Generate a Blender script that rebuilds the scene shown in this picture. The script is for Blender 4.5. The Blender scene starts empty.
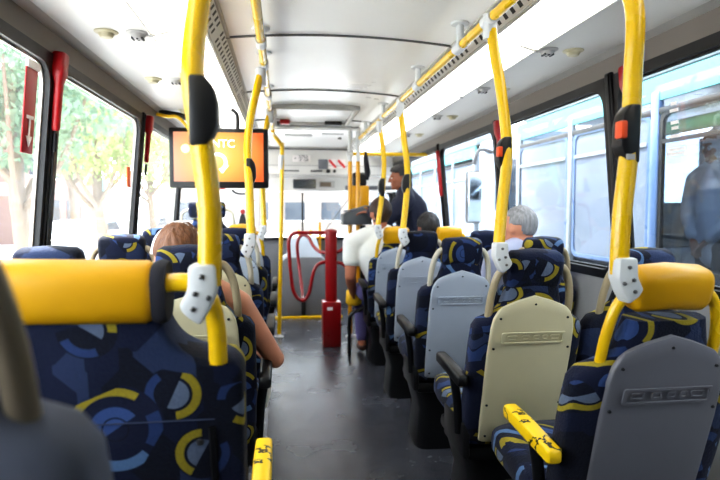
import bpy, bmesh, math, random
from mathutils import Vector, Matrix, Euler, noise
C = bpy.context.scene.collection
SC = bpy.context.scene
R = math.radians
random.seed(7)

# ------------------------------------------------------------------ node materials
def lin(c):
    return tuple(((v/255)/12.92 if v/255 <= .04045 else ((v/255+.055)/1.055)**2.4) for v in c) + (1.0,)

class NT:
    def __init__(s, name):
        s.m = bpy.data.materials.new(name); s.m.use_nodes = True
        s.t = s.m.node_tree; s.n = s.t.nodes; s.n.clear()
        s.out = s.n.new('ShaderNodeOutputMaterial')
    def new(s, typ, **kw):
        nd = s.n.new(typ)
        for k, v in kw.items(): setattr(nd, k, v)
        return nd
    def link(s, a, b): s.t.links.new(a, b)
    def inp(s, sock, v):
        if hasattr(v, 'is_linked') or isinstance(v, bpy.types.NodeSocket): s.link(v, sock)
        else: sock.default_value = v
    def math(s, op, a, b=0.0, c=None):
        nd = s.new('ShaderNodeMath', operation=op)
        s.inp(nd.inputs[0], a); s.inp(nd.inputs[1], b)
        if c is not None: s.inp(nd.inputs[2], c)
        return nd.outputs[0]
    def mix(s, f, a, b):
        nd = s.new('ShaderNodeMix', data_type='RGBA')
        s.inp(nd.inputs[0], f); s.inp(nd.inputs[6], a); s.inp(nd.inputs[7], b)
        return nd.outputs[2]
    def bsdf(s, col, rough=.5, metal=0.0, bump=None, bstr=.2, spec=.5, coat=0.0, emit=None, estr=0.0):
        b = s.new('ShaderNodeBsdfPrincipled')
        s.inp(b.inputs['Base Color'], col); s.inp(b.inputs['Roughness'], rough)
        b.inputs['Metallic'].default_value = metal
        b.inputs['Specular IOR Level'].default_value = spec
        b.inputs['Coat Weight'].default_value = coat
        if emit is not None:
            s.inp(b.inputs['Emission Color'], emit); b.inputs['Emission Strength'].default_value = estr
        if bump is not None:
            bp = s.new('ShaderNodeBump'); bp.inputs['Strength'].default_value = bstr
            bp.inputs['Distance'].default_value = .01
            s.link(bump, bp.inputs['Height']); s.link(bp.outputs[0], b.inputs['Normal'])
        s.link(b.outputs[0], s.out.inputs[0]); return b

def plain(name, rgb, rough=.5, metal=0.0, var=.08, scale=9.0, bump=0.0, spec=.5, coat=0.0):
    t = NT(name); c = lin(rgb)
    tc = t.new('ShaderNodeTexCoord')
    nz = t.new('ShaderNodeTexNoise'); nz.inputs['Scale'].default_value = scale; nz.inputs['Detail'].default_value = 4
    t.link(tc.outputs['Object'], nz.inputs['Vector'])
    dark = tuple(v*(1-var*1.6) for v in c[:3])+(1,); light = tuple(min(1, v*(1+var)) for v in c[:3])+(1,)
    col = t.mix(nz.outputs['Fac'], dark, light)
    rr = t.math('MULTIPLY_ADD', nz.outputs['Fac'], .18, max(.02, rough-.09))
    t.bsdf(col, rr, metal, nz.outputs['Fac'] if bump else None, bump, spec, coat)
    return t.m

def emissive(name, rgb, strength, rough=.4):
    t = NT(name); c = lin(rgb)
    t.bsdf(c, rough, emit=c, estr=strength); return t.m

def seat_fabric():
    """navy moquette with broken rings, half discs and angular shapes"""
    t = NT('seat_fabric')
    tc = t.new('ShaderNodeTexCoord'); oi = t.new('ShaderNodeObjectInfo')
    off = t.new('ShaderNodeCombineXYZ')
    for k, m in enumerate((13.1, 7.7, 5.3)):
        t.link(t.math('MULTIPLY', oi.outputs['Random'], m), off.inputs[k])
    v = t.new('ShaderNodeVectorMath', operation='ADD')
    t.link(tc.outputs['Object'], v.inputs[0]); t.link(off.outputs[0], v.inputs[1])
    # flat print: fold the depth axis into the two print axes so fronts, tops and sides all carry it
    sv = t.new('ShaderNodeSeparateXYZ'); t.link(v.outputs[0], sv.inputs[0])
    sq = t.new('ShaderNodeCombineXYZ')
    t.link(t.math('MULTIPLY_ADD', sv.outputs[1], .9, sv.outputs[0]), sq.inputs[0]); t.link(t.math('MULTIPLY_ADD', sv.outputs[1], .7, sv.outputs[2]), sq.inputs[1])
    def rings(scale, rnd):
        vo = t.new('ShaderNodeTexVoronoi', voronoi_dimensions='2D'); vo.inputs['Scale'].default_value = scale; vo.inputs['Randomness'].default_value = rnd
        t.link(sq.outputs[0], vo.inputs['Vector'])
        sub = t.new('ShaderNodeVectorMath', operation='SUBTRACT')
        t.link(sq.outputs[0], sub.inputs[0]); t.link(vo.outputs['Position'], sub.inputs[1])
        sx = t.new('ShaderNodeSeparateXYZ'); t.link(sub.outputs[0], sx.inputs[0])
        sc = t.new('ShaderNodeSeparateColor'); t.link(vo.outputs['Color'], sc.inputs[0])
        ang = t.math('ARCTAN2', sx.outputs[1], sx.outputs[0])
        ang = t.math('ADD', t.math('MULTIPLY', ang, 1/6.2832), t.math('ADD', sc.outputs[0], 1.0))
        return vo.outputs['Distance'], t.math('FRACT', ang), sc
    def band(x, lo, hi): return t.math('MULTIPLY', t.math('GREATER_THAN', x, lo), t.math('LESS_THAN', x, hi))
    vo2 = t.new('ShaderNodeTexVoronoi', distance='MANHATTAN', voronoi_dimensions='2D'); vo2.inputs['Scale'].default_value = 13
    t.link(sq.outputs[0], vo2.inputs['Vector'])
    s2 = t.new('ShaderNodeSeparateColor'); t.link(vo2.outputs['Color'], s2.inputs[0])
    NAVY, BLACK, SLATE = lin((14, 21, 46)), lin((8, 10, 22)), lin((40, 52, 82))
    base = t.mix(t.math('GREATER_THAN', s2.outputs[0], .66), NAVY, SLATE)
    base = t.mix(t.math('GREATER_THAN', s2.outputs[1], .6), base, BLACK)
    YEL, SKY, MID = lin((156, 140, 28)), lin((88, 118, 156)), lin((40, 60, 104))
    # small rings first, then the large ones over them
    d, a, sc = rings(8.5, .8); on = t.math('GREATER_THAN', sc.outputs[1], .66)
    base = t.mix(t.math('MULTIPLY', on, band(d, .0, .44)), base, BLACK)
    base = t.mix(t.math('MULTIPLY', on, t.math('MULTIPLY', band(d, .0, .24), t.math('LESS_THAN', a, .5))), base, lin((100, 112, 134)))
    base = t.mix(t.math('MULTIPLY', on, t.math('MULTIPLY', band(d, .29, .42), band(a, .08, .5))), base, YEL)
    base = t.mix(t.math('MULTIPLY', on, t.math('MULTIPLY', band(d, .29, .42), band(a, .66, .9))), base, MID)
    d, a, sc = rings(5.2, .7); on = t.math('GREATER_THAN', sc.outputs[1], .42)
    base = t.mix(t.math('MULTIPLY', on, band(d, .0, .45)), base, lin((13, 18, 42)))
    base = t.mix(t.math('MULTIPLY', on, t.math('MULTIPLY', band(d, .0, .23), t.math('LESS_THAN', a, .5))), base, lin((54, 78, 128)))
    base = t.mix(t.math('MULTIPLY', on, band(d, .11, .125)), base, BLACK)
    base = t.mix(t.math('MULTIPLY', on, t.math('MULTIPLY', band(d, .34, .42), band(a, .06, .33))), base, YEL)
    base = t.mix(t.math('MULTIPLY', on, t.math('MULTIPLY', band(d, .32, .43), band(a, .55, .78))), base, SKY)
    base = t.mix(t.math('MULTIPLY', on, t.math('MULTIPLY', band(d, .30, .43), band(a, .82, .97))), base, MID)
    nz = t.new('ShaderNodeTexNoise'); nz.inputs['Scale'].default_value = 160
    t.link(tc.outputs['Object'], nz.inputs['Vector'])
    col = t.mix(t.math('MULTIPLY', nz.outputs['Fac'], .35), base, lin((30, 40, 66)))
    b = t.bsdf(col, .85, bump=nz.outputs['Fac'], bstr=.25, spec=.25)
    b.inputs['Sheen Weight'].default_value = .06
    return t.m

def floor_mat():
    t = NT('floor_vinyl'); tc = t.new('ShaderNodeTexCoord')
    nz = t.new('ShaderNodeTexNoise'); nz.inputs['Scale'].default_value = 3.2; nz.inputs['Detail'].default_value = 6
    n2 = t.new('ShaderNodeTexNoise'); n2.inputs['Scale'].default_value = 260
    t.link(tc.outputs['Object'], nz.inputs['Vector']); t.link(tc.outputs['Object'], n2.inputs['Vector'])
    c = t.mix(nz.outputs['Fac'], lin((40, 42, 50)), lin((78, 80, 88)))
    c = t.mix(t.math('MULTIPLY', t.math('GREATER_THAN', n2.outputs['Fac'], .62), .6), c, lin((120, 122, 130)))
    t.bsdf(c, t.math('MULTIPLY_ADD', nz.outputs['Fac'],   .26, .12), bump=n2.outputs['Fac'], bstr=.12, spec=.6)
    return t.m

def glass_mat(name, gloss=.07, tint=(1, 1, 1), haze=0.0, hazecol=(240, 246, 252)):
    t = NT(name)
    tr = t.new('ShaderNodeBsdfTransparent'); tr.inputs[0].default_value = tint+(1,)
    gl = t.new('ShaderNodeBsdfGlossy'); gl.inputs['Roughness'].default_value = .03
    mx = t.new('ShaderNodeMixShader'); mx.inputs[0].default_value = gloss
    t.link(tr.outputs[0], mx.inputs[1]); t.link(gl.outputs[0], mx.inputs[2])
    o = mx.outputs[0]
    if haze:  # translucent white veil mixed in to wash out the view like flare
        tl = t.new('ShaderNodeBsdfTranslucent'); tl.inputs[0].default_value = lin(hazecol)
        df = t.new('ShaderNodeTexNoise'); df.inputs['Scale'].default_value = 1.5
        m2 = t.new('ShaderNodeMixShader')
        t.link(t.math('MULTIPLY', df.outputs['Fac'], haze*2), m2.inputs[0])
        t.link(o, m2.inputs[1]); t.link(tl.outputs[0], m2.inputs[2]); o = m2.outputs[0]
    t.link(o, t.out.inputs[0]); return t.m

def perforated():
    """white strip with two rows of dark slots along the bus"""
    t = NT('perforated_strip'); tc = t.new('ShaderNodeTexCoord'); sx = t.new('ShaderNodeSeparateXYZ')
    t.link(tc.outputs['Generated'], sx.inputs[0]); so = t.new('ShaderNodeSeparateXYZ'); t.link(tc.outputs['Object'], so.inputs[0])
    v = sx.outputs[2]
    def rows(lo, hi): return t.math('MULTIPLY', t.math('GREATER_THAN', v, lo), t.math('LESS_THAN', v, hi))
    fy = t.math('FRACT', t.math('MULTIPLY', so.outputs[1], 15)); fy2 = t.math('FRACT', t.math('ADD', t.math('MULTIPLY', so.outputs[1], 15), .5))
    def slot(f): return t.math('MULTIPLY', t.math('GREATER_THAN', f, .2), t.math('LESS_THAN', f, .62))
    gap = t.math('GREATER_THAN', t.math('FRACT', t.math('MULTIPLY', so.outputs[1], .82)), .06)
    m = t.math('MAXIMUM', t.math('MULTIPLY', rows(.14, .42), slot(fy)), t.math('MULTIPLY', rows(.56, .84), slot(fy)))
    m = t.math('MULTIPLY', m, gap)
    t.bsdf(t.mix(m, lin((226, 226, 222)), lin((22, 22, 22))), .5); return t.m

def foliage_mat(name, a, b):
    t = NT(name); oi = t.new('ShaderNodeTexCoord'); nz = t.new('ShaderNodeTexNoise'); nz.inputs['Scale'].default_value = 2.3
    t.link(oi.outputs['Object'], nz.inputs['Vector'])
    c = t.mix(nz.outputs['Fac'], lin(a), lin(b))
    p = t.new('ShaderNodeBsdfDiffuse'); tl = t.new('ShaderNodeBsdfTranslucent'); mx = t.new('ShaderNodeMixShader'); mx.inputs[0].default_value = .45
    t.link(c, p.inputs[0]); t.link(c, tl.inputs[0]); t.link(p.outputs[0], mx.inputs[1]); t.link(tl.outputs[0], mx.inputs[2])
    t.link(mx.outputs[0], t.out.inputs[0]); return t.m

def screen_mat():
    t = NT('tv_screen_picture'); tc = t.new('ShaderNodeTexCoord'); sx = t.new('ShaderNodeSeparateXYZ')
    t.link(tc.outputs['Generated'], sx.inputs[0])
    dx = t.math('SUBTRACT', sx.outputs[0], .42); dz = t.math('SUBTRACT', sx.outputs[2], .52)
    r = t.math('SQRT', t.math('ADD', t.math('MULTIPLY', dx, dx), t.math('MULTIPLY', t.math('MULTIPLY', dz, dz), .5)))
    cr = t.new('ShaderNodeValToRGB'); e = cr.color_ramp.elements
    e[0].position = .0; e[0].color = lin((255, 240, 170)); e[1].position = .62; e[1].color = lin((244, 104, 34))
    k = e.new(.25); k.color = lin((253, 205, 92))
    t.link(r, cr.inputs[0])
    c = t.mix(t.math('MULTIPLY', t.math('LESS_THAN', sx.outputs[0], .35), t.math('MULTIPLY', t.math('SUBTRACT', .35, sx.outputs[0]), 1.6)), cr.outputs[0], lin((246, 190, 170)))
    t.bsdf(lin((20, 20, 20)), .25, emit=c, estr=.72); return t.m

def hair_mat(name, a, b):
    t = NT(name); tc = t.new('ShaderNodeTexCoord'); mp = t.new('ShaderNodeMapping'); mp.inputs['Scale'].default_value = (90, 90, 14)
    nz = t.new('ShaderNodeTexNoise'); nz.inputs['Scale'].default_value = 1.0; nz.inputs['Detail'].default_value = 3
    t.link(tc.outputs['Object'], mp.inputs[0]); t.link(mp.outputs[0], nz.inputs['Vector'])
    t.bsdf(t.mix(nz.outputs['Fac'], lin(a), lin(b)), .55, bump=nz.outputs['Fac'], bstr=.8); return t.m

def scratched_yellow():
    t = NT('scratched_yellow_rubber'); tc = t.new('ShaderNodeTexCoord')
    nz = t.new('ShaderNodeTexNoise'); nz.inputs['Scale'].default_value = 9; nz.inputs['Detail'].default_value = 5
    t.link(tc.outputs['Object'], nz.inputs['Vector'])
    d = t.math('ABSOLUTE', t.math('SUBTRACT', nz.outputs['Fac'], .53))
    t.bsdf(t.mix(t.math('LESS_THAN', d, .012), lin((238, 196, 10)), lin((24, 20, 8))), .4); return t.m

M = dict(
    fabric=seat_fabric(), floor=floor_mat(), perf=perforated(), screen=screen_mat(), scratch=scratched_yellow(),
    vinyl=plain('yellow_vinyl', (212, 158, 2), .42, var=.1, scale=7, bump=.05),
    yellow=plain('yellow_paint', (228, 184, 12), .28, var=.03, scale=3, coat=.4),
    orange_yellow=plain('amber_paint', (222, 160, 16), .3, coat=.3),
    cream=plain('cream_plastic', (198, 190, 158), .38, var=.06),
    grey=plain('grey_plastic', (106, 106, 113), .36, var=.06),
    bluegrey=plain('pale_grey_plastic', (166, 174, 186), .36, var=.06),
    beige=plain('beige_loop_plastic', (164, 150, 122), .4),
    darkgrey=plain('counter_grey', (76, 80, 84), .5),
    seamblue=plain('seam_slate', (44, 54, 80), .8),
    greycloth=plain('worn_grey_blue_cloth', (88, 92, 106), .9, var=.2, scale=6, bump=.2),
    shadeloop=plain('shaded_beige_loop_plastic', (120, 108, 90), .45),  # darker copy of the beige loop, shadow painted into its colour
    paleloop=plain('pale_loop_plastic', (196, 190, 172), .4),
    white_plastic=plain('white_plastic', (222, 222, 218), .35, var=.05),
    clamp=plain('clamp_grey', (206, 208, 208), .35, var=.06),
    steel=plain('bolt_steel', (120, 118, 116), .3, metal=.9),
    black=plain('black_plastic', (20, 20, 22), .4),
    rubber=plain('black_gasket', (14, 14, 16), .45, spec=.4),
    darkmetal=plain('dark_metal', (24, 25, 28), .4, metal=.3),
    red=plain('red_paint', (140, 8, 16), .3, coat=.4),
    redplastic=plain('red_plastic', (160, 14, 22), .35),
    orange=plain('orange_button', (232, 84, 28), .35),
    white=plain('ceiling_white', (234, 234, 232), .3, var=.04, scale=2, spec=.5),
    ivory=plain('duct_white', (218, 216, 210), .4, var=.06, scale=2.5),
    band=plain('window_band_grey', (116, 108, 100), .55, var=.08, scale=3),
    wallgrey=plain('side_wall_grey', (150, 150, 150), .6),
    trimgrey=plain('trim_grey', (176, 174, 168), .45),
    seam=plain('seam_dark', (92, 92, 92), .5),
    console=plain('console_grey', (112, 114, 120), .5),
    header=plain('header_white', (220, 218, 214), .45, var=.05),
    headergrey=plain('header_grey', (178, 176, 174), .5),
    mirror=plain('mirror_glass', (190, 200, 210), .08, metal=1.0),
    glass=glass_mat('window_glass', .04, (.97, .99, 1.0), .006), streetglass=glass_mat('hazed_street_glass', .04, (.97, .99, 1.0), .012), buspane=glass_mat('tinted_glass', .06, (.62, .68, .74)),  # pane haze stands in for overexposure flare, strongest on the street side
    palepane=plain('pale_sheen_pane', (98, 108, 124), .12, var=.05, scale=.8),  # sheen on the far bus panes painted as an opaque pale colour
    light=emissive('light_diffuser', (255, 252, 244), 2.5), lightoff=plain('unlit_diffuser', (226, 222, 206), .35, var=.08, scale=1.5),
    skin=plain('skin_warm', (206, 142, 112), .5, var=.1, scale=14), skin2=plain('skin_tan', (176, 112, 84), .5, var=.1, scale=14),
    skin3=plain('skin_brown', (150, 92, 66), .5, var=.1, scale=14),
    tee=plain('white_cotton', (226, 226, 220), .9, var=.06, bump=.2, scale=30), navy=plain('navy_cloth', (22, 26, 48), .85, bump=.3, scale=24),
    striped=plain('violet_cloth', (92, 84, 130), .85, bump=.3, scale=18), lilac=plain('lilac_shirt', (172, 178, 204), .85, bump=.3, scale=22),
    hoodie=plain('grey_hoodie', (196, 196, 206), .9, bump=.3, scale=18), darkcloth=plain('dark_cloth', (34, 34, 42), .9, bump=.3, scale=20),
    shoe=plain('brown_shoe', (92, 66, 58), .5), eye=plain('eye_white', (230, 226, 220), .2), iris=plain('iris_dark', (40, 26, 18), .15),
    lip=plain('lip', (150, 76, 66), .5),
    hair_brown=hair_mat('hair_chestnut', (62, 36, 20), (140, 90, 54)), hair_dark=hair_mat('hair_dark_brown', (22, 14, 10), (70, 46, 34)),
    hair_black=hair_mat('hair_black', (10, 9, 10), (38, 34, 36)), hair_grey=hair_mat('hair_grey', (70, 70, 74), (176, 176, 178)),
    asphalt=plain('street_asphalt', (196, 196, 198), .9, scale=1.2), pavement=plain('pale_pavement', (226, 222, 214), .9, scale=.8),
    leaf=foliage_mat('leaves_yellow_green', (92, 112, 70), (176, 188, 130)), leaf2=foliage_mat('leaves_blue_green', (74, 100, 86), (140, 164, 134)),
    bark=plain('bark', (112, 98, 84), .9, bump=.5), facade=plain('pale_facade', (140, 130, 122), .9, scale=.3), facade2=plain('pink_facade', (130, 104, 96), .9, scale=.3),
    darkglass=plain('dark_pane', (50, 58, 68), .1), cyan=plain('turquoise_paint', (76, 142, 148), .5), teal=plain('teal_banner', (110, 190, 200), .6),
    buswhite=plain('bus_white', (122, 130, 138), .3), busblue=plain('bus_blue', (72, 96, 134), .3), busdark=plain('bus_interior_dark', (38, 42, 54), .7),
    busgreen=plain('green_stripe', (70, 140, 92), .5), roofgrey=plain('shelter_roof_grey', (120, 118, 116), .8), tyre=plain('tyre', (22, 22, 22), .8),
    carwhite=plain('car_white', (150, 152, 156), .25), paper=plain('poster_paper', (238, 232, 230), .6, var=.03), pink=plain('poster_pink', (224, 170, 180), .6),
    posterred=plain('poster_red', (170, 50, 44), .6), ink=plain('ink_dark', (40, 40, 44), .6), skirtred=plain('signal_red', (206, 28, 36), .4),
    bag=plain('yellow_bag', (224, 176, 24), .6, bump=.3), plastic_bag=plain('pale_plastic_bag', (214, 208, 198), .4),
)

# ------------------------------------------------------------------ mesh helpers
def obj(name, bm, m, parent=None, loc=(0, 0, 0), rot=(0, 0, 0), smooth=40, kind=None, recalc=True):
    if recalc: bmesh.ops.recalc_face_normals(bm, faces=bm.faces)
    me = bpy.data.meshes.new(name); bm.to_mesh(me); bm.free()
    me.materials.append(M[m] if isinstance(m, str) else m)
    if smooth:
        me.polygons.foreach_set('use_smooth', [True]*len(me.polygons)); me.set_sharp_from_angle(angle=R(smooth))
    o = bpy.data.objects.new(name, me); C.objects.link(o)
    o.location = loc; o.rotation_euler = rot
    if parent: o.parent = parent
    if kind: o['kind'] = kind
    return o
def tag(o, label, cat, group=None, kind=None):
    o['label'] = label; o['category'] = cat
    if group: o['group'] = group
    if kind: o['kind'] = kind
    return o
def thing(name, label, cat, loc=(0, 0, 0), rotz=0, group=None):
    o = bpy.data.objects.new(name, None); C.objects.link(o); o.location = loc; o.rotation_euler = (0, 0, rotz); o.empty_display_size = .1
    return tag(o, label, cat, group)
def struct(name, bm, m, parent=None, **kw): return obj(name, bm, m, parent, kind='structure' if parent is None else None, **kw)
def copy_tree(o, parent=None):
    c = o.copy(); C.objects.link(c); c.parent = parent
    for ch in [x for x in KIDS(o)]: copy_tree(ch, c)
    return c
def KIDS(o): return [x for x in bpy.data.objects if x.parent == o]

def B(): return bmesh.new()
def box(bm, c, s, bev=0.0, rot=None, seg=2):
    n = bmesh.ops.create_cube(bm, size=1)['verts']
    M4 = Matrix.Translation(c) @ (rot.to_matrix().to_4x4() if rot else Matrix()) @ Matrix.Diagonal((s[0], s[1], s[2], 1))
    bmesh.ops.transform(bm, matrix=M4, verts=n)
    if bev:
        es = list({e for v in n for e in v.link_edges})
        bmesh.ops.bevel(bm, geom=es, offset=min(bev, min(s)*.48), segments=seg, affect='EDGES', profile=.5)
    return bm
def smooth_path(pts, n=6, closed=False):
    P = [Vector(p) for p in pts]; out = []; N = len(P)
    rng = range(N if closed else N-1)
    for i in rng:
        if closed: a, b, c, d = P[i-1], P[i], P[(i+1) % N], P[(i+2) % N]
        else: a, b, c, d = P[max(i-1, 0)], P[i], P[i+1], P[min(i+2, N-1)]
        for k in range(n):
            t = k/n
            out.append(.5*((2*b)+(-a+c)*t+(2*a-5*b+4*c-d)*t*t+(-a+3*b-3*c+d)*t**3))
    if not closed: out.append(P[-1])
    return out
def tube(bm, pts, r, seg=12, n=6, closed=False, smooth=True, cap=True):
    P = smooth_path(pts, n, closed) if smooth and len(pts) > 2 else [Vector(p) for p in pts]
    rr = r if hasattr(r, '__len__') else [r]*len(P)
    if len(rr) != len(P): rr = [rr[min(len(rr)-1, int(i*len(rr)/len(P)))] for i in range(len(P))]
    rings = []; up = None; N = len(P)
    for i, p in enumerate(P):
        if closed: t = P[(i+1) % N]-P[i-1]
        else: t = P[min(i+1, N-1)]-P[max(i-1, 0)]
        t.normalize()
        if up is None:
            up = Vector((0, 0, 1)) if abs(t.z) < .9 else Vector((1, 0, 0))
        up = (up-t*up.dot(t)).normalized(); s = t.cross(up)
        rings.append([bm.verts.new(p+(up*math.cos(2*math.pi*k/seg)+s*math.sin(2*math.pi*k/seg))*rr[i]) for k in range(seg)])
    for i in range(N if closed else N-1):
        a, b = rings[i], rings[(i+1) % N]
        for k in range(seg): bm.faces.new((a[k], a[(k+1) % seg], b[(k+1) % seg], b[k]))
    if cap and not closed: bm.faces.new(rings[0][::-1]); bm.faces.new(rings[-1])
    return bm
def cyl(bm, a, b, r, seg=16): return tube(bm, [a, b], r, seg, smooth=False)
def lathe(bm, prof, seg=24, c=(0, 0, 0), mat=None):
    rings = []
    for r, z in prof:
        rings.append([bm.verts.new((r*math.cos(2*math.pi*k/seg), r*math.sin(2*math.pi*k/seg), z)) for k in range(seg)])
    vs = [v for q in rings for v in q]
    for a, b in zip(rings, rings[1:]):
        for k in range(seg): bm.faces.new((a[k], a[(k+1) % seg], b[(k+1) % seg], b[k]))
    bm.faces.new(rings[0][::-1]); bm.faces.new(rings[-1])
    X = Matrix.Translation(c) @ (mat if mat else Matrix())
    bmesh.ops.transform(bm, matrix=X, verts=vs); return bm
def se(k, seg, e):
    a = 2*math.pi*k/seg; c, s = math.cos(a), math.sin(a)
    return math.copysign(abs(c)**(2/e), c), math.copysign(abs(s)**(2/e), s)
def loft(bm, secs, seg=28, e=4.0, axis='z', warp=None):
    """secs: (station, centre_a, centre_b, half_a, half_b); axis z: a=x b=y; axis x: a=y b=z; axis y: a=x b=z"""
    rings = []
    for s in secs:
        st, ca, cb, ha, hb = s[:5]; ee = s[5] if len(s) > 5 else e; ring = []
        for k in range(seg):
            a, b = se(k, seg, ee); a = ca+a*ha; b = cb+b*hb
            p = {'z': (a, b, st), 'x': (st, a, b), 'y': (a, st, b)}[axis]
            if warp: p = warp(*p)
            ring.append(bm.verts.new(p))
        rings.append(ring)
    for a, b in zip(rings, rings[1:]):
        for k in range(seg): bm.faces.new((a[k], a[(k+1) % seg], b[(k+1) % seg], b[k]))
    bm.faces.new(rings[0][::-1]); bm.faces.new(rings[-1]); return bm
def prism(bm, pts, ext, bev=0.0):
    """outline pts (3-D, coplanar) pushed along vector ext"""
    vs = [bm.verts.new(p) for p in pts]; f = bm.faces.new(vs)
    g = bmesh.ops.extrude_face_region(bm, geom=[f]); nv = [x for x in g['geom'] if isinstance(x, bmesh.types.BMVert)]
    bmesh.ops.translate(bm, vec=ext, verts=nv)
    if bev:
        es = [e for e in {e for v in nv+vs for e in v.link_edges}]
        bmesh.ops.bevel(bm, geom=es, offset=bev, segments=2, affect='EDGES', profile=.5)
    return bm
def rrect(w, h, r, n=5):
    out = []
    for cx, cy, a0 in ((w/2-r, h/2-r, 0), (-w/2+r, h/2-r, 90), (-w/2+r, -h/2+r, 180), (w/2-r, -h/2+r, 270)):
        for k in range(n+1):
            a = R(a0+90*k/n); out.append((cx+r*math.cos(a), cy+r*math.sin(a)))
    return out
def frame_ring(bm, outer, inner, d):
    """ring between two equal-length (y,z) outlines, thickness d in x"""
    L = []
    for x in (-d/2, d/2):
        L.append(([bm.verts.new((x, *p)) for p in outer], [bm.verts.new((x, *p)) for p in inner]))
    n = len(outer); (o0, i0), (o1, i1) = L
    for k in range(n):
        j = (k+1) % n
        bm.faces.new((o0[k], o0[j], i0[j], i0[k])); bm.faces.new((o1[k], i1[k], i1[j], o1[j]))
        bm.faces.new((o0[k], o1[k], o1[j], o0[j])); bm.faces.new((i0[k], i0[j], i1[j], i1[k]))
    return bm
def text_bm(bm, s, size, mat4, depth=.002):
    cu = bpy.data.curves.new('t', 'FONT'); cu.body = s; cu.size = size; cu.align_x = 'CENTER'; cu.align_y = 'CENTER'; cu.extrude = depth
    o = bpy.data.objects.new('t', cu); C.objects.link(o); bpy.context.view_layer.update()
    me = bpy.data.meshes.new_from_object(o.evaluated_get(bpy.context.evaluated_depsgraph_get()))
    b2 = bmesh.new(); b2.from_mesh(me); bmesh.ops.transform(b2, matrix=mat4, verts=b2.verts)
    tmp = bpy.data.meshes.new('tt'); b2.to_mesh(tmp); b2.free(); bm.from_mesh(tmp)
    bpy.data.objects.remove(o); bpy.data.curves.remove(cu); bpy.data.meshes.remove(me); bpy.data.meshes.remove(tmp)
    return bm
FRONT_TXT = Matrix.Rotation(R(90), 4, 'X')     # text that reads towards -y (towards the camera)

# ------------------------------------------------------------------ camera
CAMX, CAMZ = -.285, 1.28
cam = bpy.data.cameras.new('camera'); co = bpy.data.objects.new('camera', cam); C.objects.link(co); SC.camera = co
cam.lens = 28; cam.sensor_width = 36; cam.clip_start = .02
co.location = (CAMX, 0, CAMZ); co.rotation_euler = (R(90-3.24), 0, R(-7.83))
cam.dof.use_dof = True; cam.dof.focus_distance = 1.9; cam.dof.aperture_fstop = 3.2

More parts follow.
